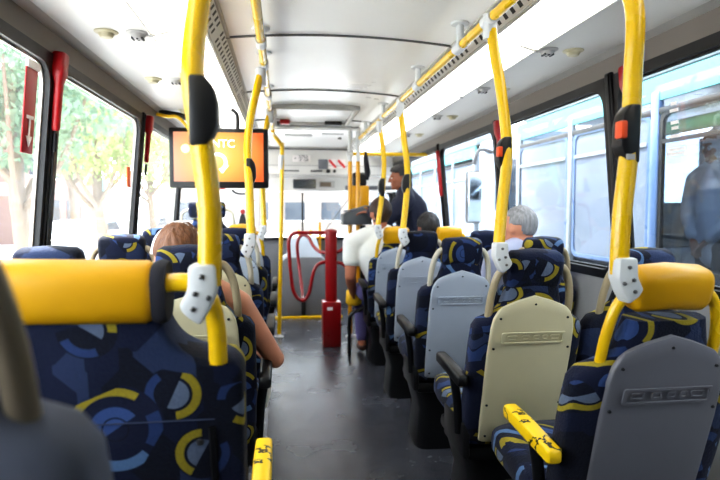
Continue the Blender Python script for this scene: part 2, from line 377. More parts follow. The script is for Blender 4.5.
# ------------------------------------------------------------------ bus shell
Y0, Y1 = -1.75, 7.45
SILL, WTOP = .95, 1.86
def wallx(z): return 1.225-max(0, z-SILL)*.095
TILT = math.atan(.095)
struct('floor', box(B(), (0, (Y0+Y1)/2, -.03), (2.6, Y1-Y0, .06)), 'floor')
struct('floor_seat_plinth', box(B(), (-.78, 3.2, .012), (.8, 3.6, .024), .006), 'floor')
struct('floor_raised_rear', box(B(), (0, (Y0+.95)/2, .105), (2.42, .95-Y0, .21), .01), 'floor')
for side, s in (('left', -1), ('right', 1)):
    bm = B()
    box(bm, (s*1.245, (Y0+Y1)/2, SILL/2), (.04, Y1-Y0, SILL))
    box(bm, (s*1.2, (Y0-.42)/2, 1.42), (.05, -.42-Y0, .96))  # unseen solid panel added instead of rear windows, blocks light on near seats
    struct('wall_'+side, bm, 'wallgrey')
    # grey band between the windows and the ceiling duct
    bm = B(); pr = [(wallx(WTOP), WTOP), (1.125, 1.955), (1.165, 1.975), (1.235, 1.99), (1.235, 1.9), (wallx(WTOP)+.05, WTOP)]
    prism(bm, [(s*x, Y0, z) for x, z in pr], Vector((0, Y1-Y0, 0)))
    struct('trim_1' if s < 0 else 'trim_2', bm, 'band', smooth=30)
    bm = B(); pr = [(1.13, 1.935), (1.075, 1.955), (1.068, 1.972), (1.08, 1.985), (1.13, 1.985)]
    prism(bm, [(s*x, Y0, z) for x, z in pr], Vector((0, Y1-Y0, 0)))
    struct('trim_3' if s < 0 else 'trim_4', bm, 'trimgrey')
    # flat duct underside with the little dome lamps and nozzles
    bm = B(); box(bm, (s*.945, (Y0+Y1)/2, 1.975), (.33, Y1-Y0, .05)); box(bm, (s*.782, (Y0+Y1)/2, 1.948), (.012, Y1-Y0, .012), .003)
    struct('ceiling_duct_'+side, bm, 'ivory')
    bm = B()
    prism(bm, [(s*.58, Y0, 1.995), (s*.535, Y0, 2.055), (s*.545, Y0, 2.063), (s*.592, Y0, 2.002)], Vector((0, Y1-Y0-.1, 0)))
    struct('trim_5' if s < 0 else 'trim_6', bm, 'perf')
    bm = B(); box(bm, (s*.585, (Y0+Y1)/2, 1.99), (.014, Y1-Y0-.1, .012), .003)
    box(bm, (s*.527, (Y0+Y1)/2, 2.06), (.016, Y1-Y0-.1, .01), .003)
    struct('trim_7' if s < 0 else 'trim_8', bm, 'trimgrey')
    # sloping lamp covers
    for k in range(9):
        ya = -1.72+k*1.0; yb = ya+.985
        if yb > Y1: yb = Y1-.05
        pr = [(.587, 1.99), (.69, 1.962), (.778, 1.945), (.785, 1.955), (.6, 2.0)]
        if k < 2:
            struct('trim_%d' % (50+k+(2 if s > 0 else 0)), prism(B(), [(s*x, ya, z) for x, z in pr], Vector((0, yb-ya, 0))), 'lightoff', smooth=30); continue
        lit = True
        lamp = thing('ceiling_lamp', 'x', 'ceiling lamp', (s*.68, ya, 1.96))
        o = obj('diffuser', prism(B(), [(s*x-s*.68, 0, z-1.96) for x, z in pr], Vector((0, yb-ya, 0))), 'light' if lit else 'lightoff', lamp, smooth=30)
        bm = B(); box(bm, (s*.01, 0.0, .012), (.2, .012, .012), .002)
        obj('end_rib', bm, 'trimgrey', lamp, rot=(0, R(16*s), 0))
        nth = ('nearest of its row', 'second nearest', 'third nearest', 'fourth nearest', 'third from the front', 'second from the front', 'farthest to the front')[k-2]
        tag(lamp, f'{"lit" if lit else "unlit"} sloping ceiling lamp cover above the {"street" if s < 0 else "neighbouring bus"} side, {nth}', 'ceiling lamp', 'sloping lamp covers along the ceiling')
# ceiling: shallow arch
bm = B(); prof = []
for k in range(13):
    x = -.545+1.09*k/12; prof.append((x, Y0, 2.06+.03*(1-(x/.545)**2)))
prism(bm, prof+[(.56, Y0, 2.16), (-.56, Y0, 2.16)], Vector((0, Y1-Y0, 0)))
struct('ceiling', bm, 'white')
bm = B(); box(bm, (0, (Y0+Y1)/2, 2.2), (2.6, Y1-Y0, .04)); struct('ceiling_roof', bm, 'white')
for k, y in enumerate((.2, 1.42, 2.66, 3.88, 5.1)):
    bm = B(); P = [(-.545+1.09*i/10, y, 2.058+.03*(1-((-.545+1.09*i/10)/.545)**2)) for i in range(11)]
    tube(bm, P, .007, 6, smooth=False); struct('trim_%d' % (9+k), bm, 'seam')
# windows, gaskets, pillars
EDGES = [-.42, .95, 2.32, 3.66, 5.06, 6.40]
wn = 0
for s in (-1, 1):
    for i in range(len(EDGES)):
        ya = EDGES[i]; yb = EDGES[i+1] if i+1 < len(EDGES) else 7.38
        w, h = yb-ya-.012, (WTOP-SILL)*1.005; wn += 1
        cz = (SILL+WTOP)/2; cx = s*(wallx(cz)+.012)
        bm = B(); inner = rrect(w-.10, h-.085, .085); outer = rrect(w, h, .02)
        frame_ring(bm, outer, inner, .035)
        i2 = rrect(w-.094, h-.079, .085); i3 = rrect(w-.116, h-.101, .08)
        wf = struct('window_%d' % wn, bm, 'rubber', loc=(cx, (ya+yb)/2, cz), rot=(0, -s*TILT, 0))
        bm = B(); frame_ring(bm, rrect(w-.07, h-.055, .09), rrect(w-.118, h-.103, .08), .012)
        obj('pane_bead', bm, 'trimgrey' if s < 0 else 'rubber', wf, loc=(-s*.004+s*.014, 0, 0))
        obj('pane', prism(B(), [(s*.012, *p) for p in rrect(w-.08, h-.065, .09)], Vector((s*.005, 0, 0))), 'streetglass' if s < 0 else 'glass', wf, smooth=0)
    for k, y in enumerate(EDGES):
        bm = B(); box(bm, (0, 0, 0), (.03, .05, .95), .008)
        box(bm, (-s*.017, -.012*1, 0), (.008, .006, .93), .002)
        struct('trim_%d' % (20+k+(10 if s > 0 else 0)), bm, 'rubber', loc=(s*(wallx(1.4)+.0), y-.003, 1.4), rot=(0, -s*TILT, 0))
# rear wall and front wall
struct('wall_rear', box(B(), (0, Y0-.02, 1.1), (2.6, .04, 2.2)), 'console')  # unseen rear wall given a dark colour to keep the near seats dim
bm = B(); box(bm, (0, Y1+.02, .44), (2.6, .04, .88)); struct('wall_front', bm, 'console')
bm = B()
prism(bm, [(-1.2, 7.2, 2.1), (-1.2, 7.2, 1.83), (-1.2, 7.16, 1.815), (-1.2, 7.16, 1.70), (-1.2, 7.28, 1.675), (-1.2, 7.28, 1.50), (-1.2, 7.45, 1.48), (-1.2, 7.45, 2.1)], Vector((2.4, 0, 0)))
struct('wall_front_header', bm, 'header')
bm = B(); box(bm, (0, 7.19, 2.03), (2.2, .03, .012)); struct('trim_40', bm, 'ink')
bm = B(); box(bm, (0, 7.155, 1.82), (2.2, .02, .01)); box(bm, (.05, 7.155, 1.705), (2.2, .02, .008)); struct('trim_41', bm, 'headergrey')
ws = struct('window_20', frame_ring(B(), rrect(2.36, .66, .03), rrect(2.26, .58, .06), .03), 'rubber', loc=(0, 7.42, 1.19), rot=(0, 0, R(90)))
obj('pane', prism(B(), [(0, *p) for p in rrect(2.3, .6, .06)], Vector((.005, 0, 0))), 'glass', ws, smooth=0)
obj('mullion', box(B(), (-.0, 0, 0), (.03, .022, .6), .004), 'rubber', ws, loc=(0, .03, 0))
bm = B(); cyl(bm, (.04, -.2, -.3), (.04, -.62, .26), .007, 8); cyl(bm, (.04, -.66, -.3), (.04, -1.0, .2), .007, 8)
obj('wiper', bm, 'black', ws)

# ceiling hatch and front overhead panel
t = thing('ceiling_hatch', 'shallow framed ceiling hatch with a red knob at its corner', 'hatch', (-.02, 4.85, 2.085))
bm = B()
for a, b, c, d in ((0, -.42, .66, .03), (0, .42, .66, .03), (-.33, 0, .03, .87), (.33, 0, .03, .87)): box(bm, (a, b, -.012), (c, d, .05), .006)
obj('frame', bm, 'trimgrey', t)
obj('panel', box(B(), (0, 0, 0), (.62, .8, .02), .004), 'white', t)
obj('red_knob', box(B(), (-.24, .3, -.028), (.09, .1, .04), .012), 'redplastic', t)
obj('latch', box(B(), (.2, .34, -.025), (.16, .06, .035), .01), 'black', t)
t = thing('destination_box', 'white overhead cover panel with finger slots above the front header', 'panel', (.02, 6.2, 2.06))
obj('cover', box(B(), (0, 0, -.012), (.9, 1.5, .03), .01), 'white', t)
obj('slot', box(B(), (-.14, -.35, -.03), (.28, .12, .012), .004), 'headergrey', t)
obj('slot', box(B(), (.2, -.5, -.03), (.22, .06, .012), .004), 'headergrey', t)
obj('lock', lathe(B(), [(.02, 0), (.02, .012), (.012, .016)], 12, (.3, -.2, -.045)), 'steel', t)
# header fittings
t = thing('vehicle_number_plate', 'white plate with dark vehicle number on the front header', 'sign', (-.045, 7.185, 1.91))
obj('plate', box(B(), (0, 0, 0), (.23, .012, .085), .003), 'paper', t)
bm = B(); text_bm(bm, '5752', .058, Matrix.Translation((.022, -.008, .018)) @ FRONT_TXT); text_bm(bm, '37-128', .042, Matrix.Translation((.026, -.008, -.022)) @ FRONT_TXT)
text_bm(bm, '=', .05, Matrix.Translation((-.08, -.008, .0)) @ FRONT_TXT)
obj('lettering', bm, 'ink', t, smooth=0)
tag(obj('speaker_grille', box(B(), (.222, 7.15, 1.838), (.115, .02, .125), .006), 'console'), 'square grey speaker grille on the white front header', 'speaker')
for x, w, lab in ((.345, .0, 'red crossed warning sticker beside the grey speaker grille'), (.46, 0, 'red crossed warning sticker nearest the amber posts')):
    t = thing('warning_sticker', lab, 'sticker', (x, 7.15, 1.845))
    obj('backing', box(B(), (0, 0, 0), (.1, .004, .12)), 'paper', t)
    bm = B(); box(bm, (0, -.004, 0), (.028, .004, .13), 0, Euler((0, R(-42), 0))); obj('red_bar', bm, 'skirtred', t)
    bm = B(); box(bm, (0, -.003, 0), (.06, .003, .02), 0, Euler((0, R(20), 0))); obj('pictogram', bm, 'pink' if w == 0 and x < .4 else 'skirtred', t)
t = thing('switch_row', 'row of small dark switches on the header ledge', 'switches', (.1, 7.145, 1.752))
for k in range(5): obj('switch', box(B(), (.03*k-.02, 0, 0), (.022, .02, .022), .003), 'ink', t)
obj('switch', box(B(), (.19, 0, 0), (.05, .03, .045), .01), 'ink', t); obj('switch', box(B(), (.27, 0, 0), (.035, .03, .04), .01), 'ink', t)
obj('label_strip', box(B(), (-.28, .0, .0), (.2, .012, .018), .002), 'seam', t)
t = thing('interior_mirror', 'wide driver mirror reflecting dark shapes under the header', 'mirror', (-.01, 7.2, 1.59))
obj('casing', box(B(), (0, 0, 0), (.29, .03, .12), .012), 'black', t); obj('glass', box(B(), (0, -.017, 0), (.27, .004, .1)), 'mirror', t)
t = thing('display_box', 'small brown dark display box beside the driver mirror', 'display', (.28, 7.22, 1.585))
obj('casing', box(B(), (0, 0, 0), (.2, .04, .085), .008), 'headergrey', t); obj('screen', box(B(), (-.02, -.021, 0), (.14, .004, .055)), M['bark'], t)

# dome lamps and nozzles in the ducts
k = 0
for s in (-1, 1):
    for i, y in enumerate((2.28, 3.06, 4.0, 5.0)):
        for j, x in enumerate((.945, .83)):
            bm = B(); vent = j == 1
            lathe(bm, [(.005, -.026), (.022, -.022), (.03, -.008), (.042, -.004), (.044, .0), (.044, .006)], 20)
            where = ('above the second row', 'above the third row', 'above the fourth row', 'near the front')[i]
            t = thing('air_nozzle' if vent else 'dome_lamp', f'{"slotted round air nozzle" if vent else "small round reading dome lamp"} in the {"street" if s<0 else "neighbouring bus"} side duct {where}', 'air vent' if vent else 'lamp', (s*x, y, 1.95), group='round fittings in the ceiling ducts')
            obj('rim', bm, 'headergrey' if vent else 'cream', t)
            if vent:
                for q in range(3): obj('slot', box(B(), (-.018+.018*q, 0, -.022), (.008, .034, .008), .002), 'ink', t)

# ------------------------------------------------------------------ seats
TL = R(15.5); PV = (0, .21, .44)
def back_profile(h=1.0, hw=.205):
    k = hw/.205
    return [(-.06, 0, 0, .17*k, .03), (-.045, 0, 0, .19*k, .045), (.05, 0, -.004, .2*k, .055), (.2, 0, -.006, .205*k, .056), (.36, 0, -.008, .206*k, .052),
            (.435, 0, -.01, .204*k, .048), (.462, 0, -.01, .19*k, .042), (.475, 0, -.01, .165*k, .036), (.49, 0, -.01, .135*k, .033), (.52, 0, -.01, .112*k, .032),
            (.57, 0, -.008, .1*k, .03), (.6, 0, -.006, .095*k, .026)]
def panel_bm():
    secs = [(-.035, 0, 0, .125, .008, 5), (-.028, 0, 0, .136, .011, 5), (.06, 0, 0, .139, .012, 6), (.2, 0, 0, .141, .012, 6), (.33, 0, 0, .142, .012, 6), (.45, 0, 0, .138, .012, 6), (.5, 0, 0, .132, .012, 6), (.528, 0, 0, .12, .011, 5), (.54, 0, 0, .108, .006, 5)]
    def warp(x, y, z):
        n = abs(x)/.14
        y2 = y-.058-.012*math.cos(z*7-1.2)*(1-n**4)
        z2 = z-max(0, z-.40)/.14*.045*(n**1.3)+max(0, z-.4)/.14*.012*(1-n)
        return (x, y2, z2)
    return loft(B(), secs, 40, 6, 'z', warp)
def headrest_bm(hw=.1, hy=.042, hz=.068):
    return loft(B(), [(-hw, 0, 0, hy*.55, hz*.6, 2.6), (-hw+.006, 0, 0, hy*.85, hz*.88, 2.8), (-hw+.02, 0, 0, hy, hz, 3), (0, .004, .004, hy*1.02, hz*1.02, 3), (hw-.02, 0, 0, hy, hz, 3), (hw-.006, 0, 0, hy*.85, hz*.88, 2.8), (hw, 0, 0, hy*.55, hz*.6, 2.6)], 28, 3, 'x')
def loop_bm(s, u0=.09, u1=.142, r=.0135, v0=.655, v1=.44):
    return tube(B(), [(s*u0, 0, v0+.004), (s*(u0+.02), -.002, v0), (s*(u1-.012), -.006, v0-.03), (s*u1, -.01, v0-.075), (s*(u1+.006), -.012, v0-.13), (s*(u1+.006), -.012, v1)], r, 12, 6)
def cushion_bm(hw=.2):
    return loft(B(), [(-.03, 0, .02, hw*.9, .04), (0, 0, .02, hw*.98, .06), (.2, 0, .015, hw, .07), (.36, 0, .015, hw, .072), (.42, 0, .01, hw*.97, .062), (.445, 0, .0, hw*.88, .04)], 32, 4, 'y')
def make_seat(name, label, x, y, panel='bluegrey', headrest='fabric', loops=('paleloop', 'paleloop'), armrest=None, arm_side=-1, detail=True, z=0.0, group='passenger seats', wide=1.0, hoop=1.0, deep=1.0, roll=1.0, cloth='fabric'):
    t = thing(name, label, 'bus seat', (x, y, z), group=group)
    rot = (TL, 0, 0); k = wide
    o = obj('backrest', loft(B(), back_profile(hw=.205*k), 40, 4), cloth, t, PV, rot, smooth=60)
    h = obj('headrest', headrest_bm(.1*k*hoop, .042, .068*roll), headrest, t, (0, PV[1]-math.sin(TL)*.65, PV[2]+math.cos(TL)*(.65+.11*(1-roll))), rot, smooth=60)
    for s, m in zip((-1, 1), loops):
        if m:
            bm = loop_bm(s, .09*k*hoop, .142*k*hoop); obj('grab_loop', bm, m, t, PV, rot, smooth=60)
    if panel:
        p = obj('back_panel', panel_bm(), panel, t, (PV[0], PV[1]-.005, PV[2]+.017), rot, smooth=50); p.scale = (1.1, 1, 1)
        if detail:
            for (u, v) in ((0, .525), (-.112, .475), (.112, .475), (-.126, .36), (.126, .36), (-.126, .13), (.126, .13), (-.118, -.005), (.118, -.005), (0, -.015)):
                n = abs(u)/.14; w = -.058-.012*math.cos(v*7-1.2)*(1-n**4)-.0125
                bm = lathe(B(), [(.001, -.002), (.0035, -.0018), (.0045, 0), (.0045, .003)], 10, (u, w+.001, v), Matrix.Rotation(R(-90), 4, 'X'))
                obj('screw', bm, 'darkmetal', p)
            # recessed name plate with embossed relief
            w = -.0715
            bm = frame_ring(B(), rrect(.214, .044, .006), rrect(.196, .032, .004), .004)
            bmesh.ops.rotate(bm, cent=(0, 0, 0), matrix=Matrix.Rotation(R(90), 3, 'Z'), verts=bm.verts)
            bmesh.ops.translate(bm, vec=(0, w-.0065, .405), verts=bm.verts)
            obj('plate_frame', bm, panel, p, smooth=0)
            bm = B()
            for q, (cx, ww) in enumerate(((-.07, .034), (-.025, .026), (.012, .022), (.04, .02), (.074, .034))):
                frame = rrect(ww, .018, .006); f2 = rrect(ww-.009, .01, .003)
                b2 = frame_ring(B(), frame, f2, .0025); bmesh.ops.rotate(b2, cent=(0, 0, 0), matrix=Matrix.Rotation(R(90), 3, 'Z'), verts=b2.verts)
                bmesh.ops.translate(b2, vec=(cx, w-.0045, .405), verts=b2.verts)
                me = bpy.data.meshes.new('x'); b2.to_mesh(me); b2.free(); bm.from_mesh(me); bpy.data.meshes.remove(me)
            obj('embossed_relief', bm, panel, p, smooth=0)
    cs = obj('seat_cushion', cushion_bm(.2*k), 'fabric', t, (0, .2, .44), (R(4), 0, 0), smooth=60); cs.scale = (1, deep, 1)
    bm = B(); box(bm, (0, .38, .34), (.36*k, .38, .06), .02); obj('seat_pan', bm, 'darkmetal', t)
    obj('pedestal', loft(B(), [(.0, 0, .36, .17, .15, 6), (.02, 0, .36, .17, .15, 6), (.2, 0, .37, .15, .13, 6), (.33, 0, .38, .18, .17, 6)], 24, 6), 'darkmetal', t)
    obj('side_skirt', box(B(), (arm_side*.188, .30, .40), (.03, .26, .14), .012), 'black', t)
    if armrest:
        make_arm(t, arm_side*(.205*k+.03), armrest)
    return t
def make_arm(t, ax, m):
    a = obj('armrest', loft(B(), [(.12, 0, 0, .016, .016), (.13, 0, 0, .021, .022), (.3, 0, .004, .022, .024), (.4, 0, .002, .021, .022), (.415, 0, 0, .016, .016)], 20, 4, 'y'), m, t, (ax, -.04, .655), (R(3), 0, 0), smooth=60)
    bm = B(); tube(bm, [(ax, .2, .66), (ax+(.02 if ax < 0 else -.02), .21, .55), (ax+(.03 if ax < 0 else -.03), .22, .42)], .017, 10); obj('armrest_bracket', bm, 'darkmetal', t)
AX, WX = .583, 1.005
YA, YB, YC, YD, YE, YF = 1.2, 1.82, 2.62, 3.42, 4.22, 5.02
yl = ('yellow', 'yellow')
make_seat('passenger_seat', 'aisle seat with wide yellow headrest, yellow grab loop and dark grey back shell', .637, YA, 'grey', 'vinyl', yl, 'scratch', wide=1.1, roll=.8, hoop=.92)
make_seat('passenger_seat', 'blue patterned aisle seat with cream back shell and beige grab loops', AX, YB, 'cream', 'fabric', ('beige', 'beige'), 'black')
make_seat('passenger_seat', 'aisle seat with pale blue-grey shell directly ahead of the cream-backed seat', AX, YC, 'bluegrey', 'fabric', ('paleloop', 'paleloop'), 'black')
make_seat('passenger_seat', 'pale-shelled aisle seat with blue headrest, directly behind the man in white', AX, YD, 'bluegrey', 'fabric', ('paleloop', 'paleloop'), 'black')
make_seat('passenger_seat', 'pale-shelled aisle seat with yellow headrest, under the man in the white shirt', AX, YE, 'bluegrey', 'vinyl', ('yellow', 'paleloop'), 'black')
make_seat('passenger_seat', 'window seat with plain blue headrest seen behind the nearest yellow headrest', WX, YB, None, 'fabric', ('beige', 'beige'), detail=False)
make_seat('passenger_seat', 'window seat of the grey-haired man, blue headrest with beige loop', WX, YC, None, 'fabric', ('beige', 'beige'), detail=False)
make_seat('passenger_seat', 'empty window seat in front of the grey-haired man', WX, YD, None, 'fabric', ('paleloop', 'paleloop'), detail=False)
make_seat('passenger_seat', 'window seat with yellow roll headrest behind the dark-haired passenger', WX, YE, None, 'vinyl', yl, detail=False)
make_seat('passenger_seat', 'aisle seat with cream shell and beige loop, taken by the woman with brown hair', -.585, YB, 'cream', 'fabric', ('beige', 'beige'), 'black', 1, z=.024)
make_seat('passenger_seat', 'aisle seat with white shell and pale loop, ahead of the woman with brown hair', -.585, YC, 'cream', 'fabric', ('paleloop', 'paleloop'), 'black', 1, z=.024)
make_seat('passenger_seat', 'blue aisle seat two rows ahead of the woman with brown hair', -.585, YD, 'bluegrey', 'fabric', ('paleloop', 'paleloop'), 'black', 1, z=.024)
make_seat('passenger_seat', 'aisle seat with yellow headrest below the television', -.585, YE, 'bluegrey', 'vinyl', yl, 'black', 1, z=.024)
make_seat('passenger_seat', 'blue window seat right in front of the wide yellow headrest', -1.005, YB, None, 'fabric', ('beige', 'beige'), detail=False, z=.024)
make_seat('passenger_seat', 'window seat with ring-patterned blue headrest beside the woman, one row ahead', -1.005, YC, None, 'fabric', ('beige', 'beige'), detail=False, z=.024)
make_seat('passenger_seat', 'blue window seat beside the second street-side window pillar', -1.005, YD, None, 'fabric', ('paleloop', 'paleloop'), detail=False, z=.024)
make_seat('passenger_seat', 'raised tall seat with pale hoop handles standing below the television', -.94, 5.0, None, 'fabric', ('paleloop', 'paleloop'), detail=False, z=.2, wide=1.2, hoop=1.3)
# own row of the photographer, on the raised rear floor
make_seat('passenger_seat', 'blurred near seat with beige hoop on the raised rear floor', -.648, .42, None, 'greycloth', ('shadeloop', 'shadeloop'), detail=False, z=.21, deep=.72, cloth='greycloth')

# wide seat with the yellow headrest (nearest, street side)
t = thing('wide_seat', 'nearest wide seat with long yellow headrest and fully fabric-covered back', 'bus seat', (-.775, 1.05, 0), group='passenger seats')
rot = (R(8), 0, 0); pv = (0, .1, .44)
hw = .413
def wide_back():
    out = [(-hw+.01, -.08), (hw-.01, -.08), (hw, -.05), (hw+.002, .555), (hw-.015, .575), (hw-.06, .578), (hw-.085, .585), (hw-.115, .605), (hw-.135, .64), (hw-.14, .69), (hw-.145, .72)]
    return out+[(-x, z) for x, z in reversed(out[4:])]+[(-hw, .5), (-hw, -.05)]
bm = prism(B(), [(x, -.05, z) for x, z in wide_back()], Vector((0, .1, 0)), .012)
b = obj('backrest', bm, 'fabric', t, pv, rot, smooth=50)
obj('seam_piping', tube(B(), [(-hw+.03, -.0515, .465), (hw-.05, -.0505, .465)], .0016, 6, smooth=False), 'seamblue', b)
obj('side_piping', tube(B(), [(hw-.055, -.0515, .45), (hw-.05, -.0515, .2), (hw-.05, -.0515, -.07)], .007, 6, smooth=False), 'rubber', b)
obj('screw', lathe(B(), [(.001, -.003), (.006, -.002), (.007, 0), (.007, .004)], 12, (.335, -.05, .42), Matrix.Rotation(R(-90), 4, 'X')), 'steel', b)
obj('headrest', headrest_bm(.272, .045, .054), 'vinyl', t, (0, pv[1]-.125, 1.133), rot, smooth=60)
obj('headrest_end', loft(B(), [(-.012, 0, 0, .044, .052, 3), (0, 0, 0, .047, .056, 3), (.012, 0, 0, .043, .052, 3)], 24, 3, 'x'), 'darkcloth', t, (.276, pv[1]-.12, 1.133), rot, smooth=60)
for s in (-1, 1):
    obj('grab_loop', tube(B(), [(s*.26, -.035, 1.148), (s*.315, -.037, 1.150), (s*.343, -.036, 1.142), (s*.360, -.03, 1.115), (s*.369, -.024, 1.07), (s*.372, -.02, 1.0)], .0165, 14), 'yellow', t, smooth=60)
obj('seat_cushion', cushion_bm(hw*.97), 'fabric', t, (0, .12, .44), (R(4), 0, 0), smooth=60)
obj('seat_pan', box(B(), (0, .35, .34), (.74, .4, .06), .02), 'darkmetal', t)
for dx in (-.3, .3): obj('leg', tube(B(), [(dx, .33, .33), (dx, .36, .18), (dx, .38, 0)], .02, 10), 'darkmetal', t)
make_arm(t, hw+.025, 'scratch')

# ------------------------------------------------------------------ poles, clamps, rails
def clamp(t, x, y, z, sgn, s=1.0):
    """pale two-shell clamp joining pole (above) and loop: kinked plate with four bolts. sgn: side the loop leaves to"""
    out = [(-.024, .055), (.024, .055), (.026, .005), (.012*1, -.03), (-.004, -.058), (-.03, -.04), (-.042, -.022), (-.026, .008)]
    out = [(sgn*a*s, b*s) for a, b in out]
    c = obj('clamp', prism(B(), [(a, -.024, b) for a, b in out], Vector((0, .048, 0)), .007), 'clamp', t, (x, y, z), smooth=40)
    for a, b in ((0, .033), (-.012, .002), (.012, -.006), (-.016, -.026)):
        obj('bolt', lathe(B(), [(.002, -.004), (.0042, -.003), (.0048, 0), (.0048, .004)], 8, (sgn*a*s, -.0245, b*s), Matrix.Rotation(R(-90), 4, 'X')), 'steel', c)
def stop_box(t, x, y, z, sgn, button, h=.16, rot=0):
    b = obj('stop_button_box', prism(B(), [(sgn*a, -.021, c*h) for a, c in ((-.012, .5), (.012, .5), (.028, .34), (.034, .12), (.034, -.2), (.026, -.36), (.014, -.5), (-.012, -.5))], Vector((0, .042, 0)), .005), 'black', t, (x, y, z), (0, R(rot), 0))
    if button:
        obj('stop_button', box(B(), (sgn*.03, -.012, .06*h), (.016, .028, .3*h), .004), 'orange', b)
        obj('button_label', box(B(), (sgn*.012, -.0215, -.4*h), (.02, .003, .012)), 'headergrey', b)
def pole(label, pts, r, boxat, boxside, button, clampat, clampside, cs=1.0, bh=.16, collar=None, brot=0):
    base = pts[-1]
    t = thing('grab_pole', label, 'pole', (base[0], base[1], base[2]))
    L = lambda p: (p[0]-base[0], p[1]-base[1], p[2]-base[2])
    obj('tube', tube(B(), [L(p) for p in pts], r, 16, 8), 'yellow', t, smooth=60)
    if boxat: stop_box(t, *L(boxat), boxside, button, bh, brot)
    if clampat: clamp(t, *L(clampat), clampside, cs)
    if collar:
        q = Vector(L(collar)); obj('collar', tube(B(), [q+Vector((0, 0, .03)), q, q-Vector((.0, 0, .06))], .026, 14), 'clamp', t)
    return t
pole('near bowed yellow pole with black button box, clamped to the wide seat loop', [(-.375, 1.12, 2.0), (-.395, 1.07, 1.85), (-.418, 1.02, 1.68), (-.431, .985, 1.55), (-.43, .97, 1.48), (-.417, .968, 1.38), (-.407, .966, 1.277), (-.409, .966, 1.15)], .0195, (-.424, .968, 1.44), 1, False, (-.418, .962, 1.138), 1, .9, .115)
pole('yellow pole with orange stop button, clamped to the dark grey backed seat', [(0.468, 1.42, 1.97), (0.49, 1.3, 1.87), (0.504, 1.2, 1.749), (0.501, 1.189, 1.573), (0.489, 1.177, 1.414), (0.468, 1.166, 1.253), (0.465, 1.166, 1.131)], .0205, (0.491, 1.177, 1.446), -1, True, (0.469, 1.157, 1.12), -1, .92, .13)
pole('yellow pole with orange stop button, clamped to the cream-backed seat', [(.469, 2.0, 1.958), (.481, 1.969, 1.815), (.492, 1.945, 1.703), (.498, 1.897, 1.485), (.465, 1.852, 1.291), (.442, 1.82, 1.155), (.44, 1.81, 1.11)], .0195, (.497, 1.90, 1.47), -1, True, (.438, 1.80, 1.115), -1, .92, .12, (.469, 2.0, 1.955))
pole('thin far yellow pole with black box, clamped to the fourth aisle seat', [(.462, 3.55, 1.93), (.482, 3.524, 1.714), (.496, 3.495, 1.554), (.49, 3.466, 1.395), (.456, 3.42, 1.145), (.45, 3.41, 1.1)], .0195, (.492, 3.47, 1.43), -1, False, (.45, 3.4, 1.1), -1, 1.0, .13, (.462, 3.55, 1.92))
pole('far yellow pole with black box, clamped beside the yellow headrest of the white-shirted man', [(.458, 4.3, 1.93), (.483, 4.283, 1.729), (.488, 4.266, 1.574), (.469, 4.245, 1.382), (.434, 4.22, 1.153), (.43, 4.21, 1.1)], .0195, (.473, 4.24, 1.44), -1, False, (.43, 4.2, 1.1), -1, 1.0, .14, (.458, 4.3, 1.92))
pole('bowed yellow pole with black box standing in front of the television', [(-.391, 2.95, 1.97), (-.434, 2.879, 1.771), (-.452, 2.818, 1.614), (-.45, 2.768, 1.489), (-.439, 2.697, 1.319), (-.432, 2.62, 1.143), (-.434, 2.61, 1.1)], .0195, (-.446, 2.765, 1.455), 1, False, (-.436, 2.6, 1.11), 1, 1.0, .13, (-.391, 2.95, 1.965))
pole('thin yellow pole clamped to the seat below the television', [(-.378, 4.3, 2.0), (-.421, 4.275, 1.789), (-.43, 4.257, 1.565), (-.431, 4.238, 1.342), (-.425, 4.22, 1.15), (-.43, 4.21, 1.1)], .0195, (-.42, 4.25, 1.52), 1, False, (-.432, 4.2, 1.1), 1, 1.0, .13, (-.378, 4.3, 1.98))
t = pole('straight yellow floor pole at the aisle edge before the turnstile', [(-.375, 5.3, 2.0), (-.365, 5.45, 1.98), (-.30, 5.55, 1.90), (-.288, 5.57, 1.83), (-.306, 5.57, .968), (-.333, 5.57, 0.0)], .02, None, 1, False, None, 1)
obj('floor_flange', lathe(B(), [(.045, 0), (.045, .008), (.025, .02), (.022, .03)], 20), 'clamp', t)
obj('collar', tube(B(), [(.03, 0, 1.66), (.04, 0, 1.80)], .025, 14, smooth=False), 'clamp', t)
for i, (x, y, ztop, zb) in enumerate(((.372, 5.5, 2.08, .0), (.451, 5.5, 2.08, .0))):
    t = thing('amber_post', 'amber floor post with pale top, ' + ('nearer the turnstile' if i == 0 else 'carrying the lower end of the ceiling rail'), 'pole', (x, y, 0))
    obj('tube', cyl(B(), (0, 0, 0), (0, 0, 1.74), .021, 16), 'orange_yellow', t, smooth=60)
    obj('pale_top', cyl(B(), (0, 0, 1.74), (0, 0, ztop), .023, 16), 'clamp', t, smooth=60)
    obj('floor_flange', lathe(B(), [(.045, 0), (.045, .008), (.025, .02), (.022, .03)], 20), 'clamp', t)
t = thing('cross_rail', 'short level yellow rail running from the amber posts to the window side', 'rail', (.37, 5.5, 1.815))
obj('tube', tube(B(), [(0, 0, 0), (.4, 0, 0), (.78, 0, .0)], .018, 12, smooth=False), 'yellow', t)
obj('collar', cyl(B(), (-.03, 0, 0), (.03, 0, 0), .027), 'clamp', t)
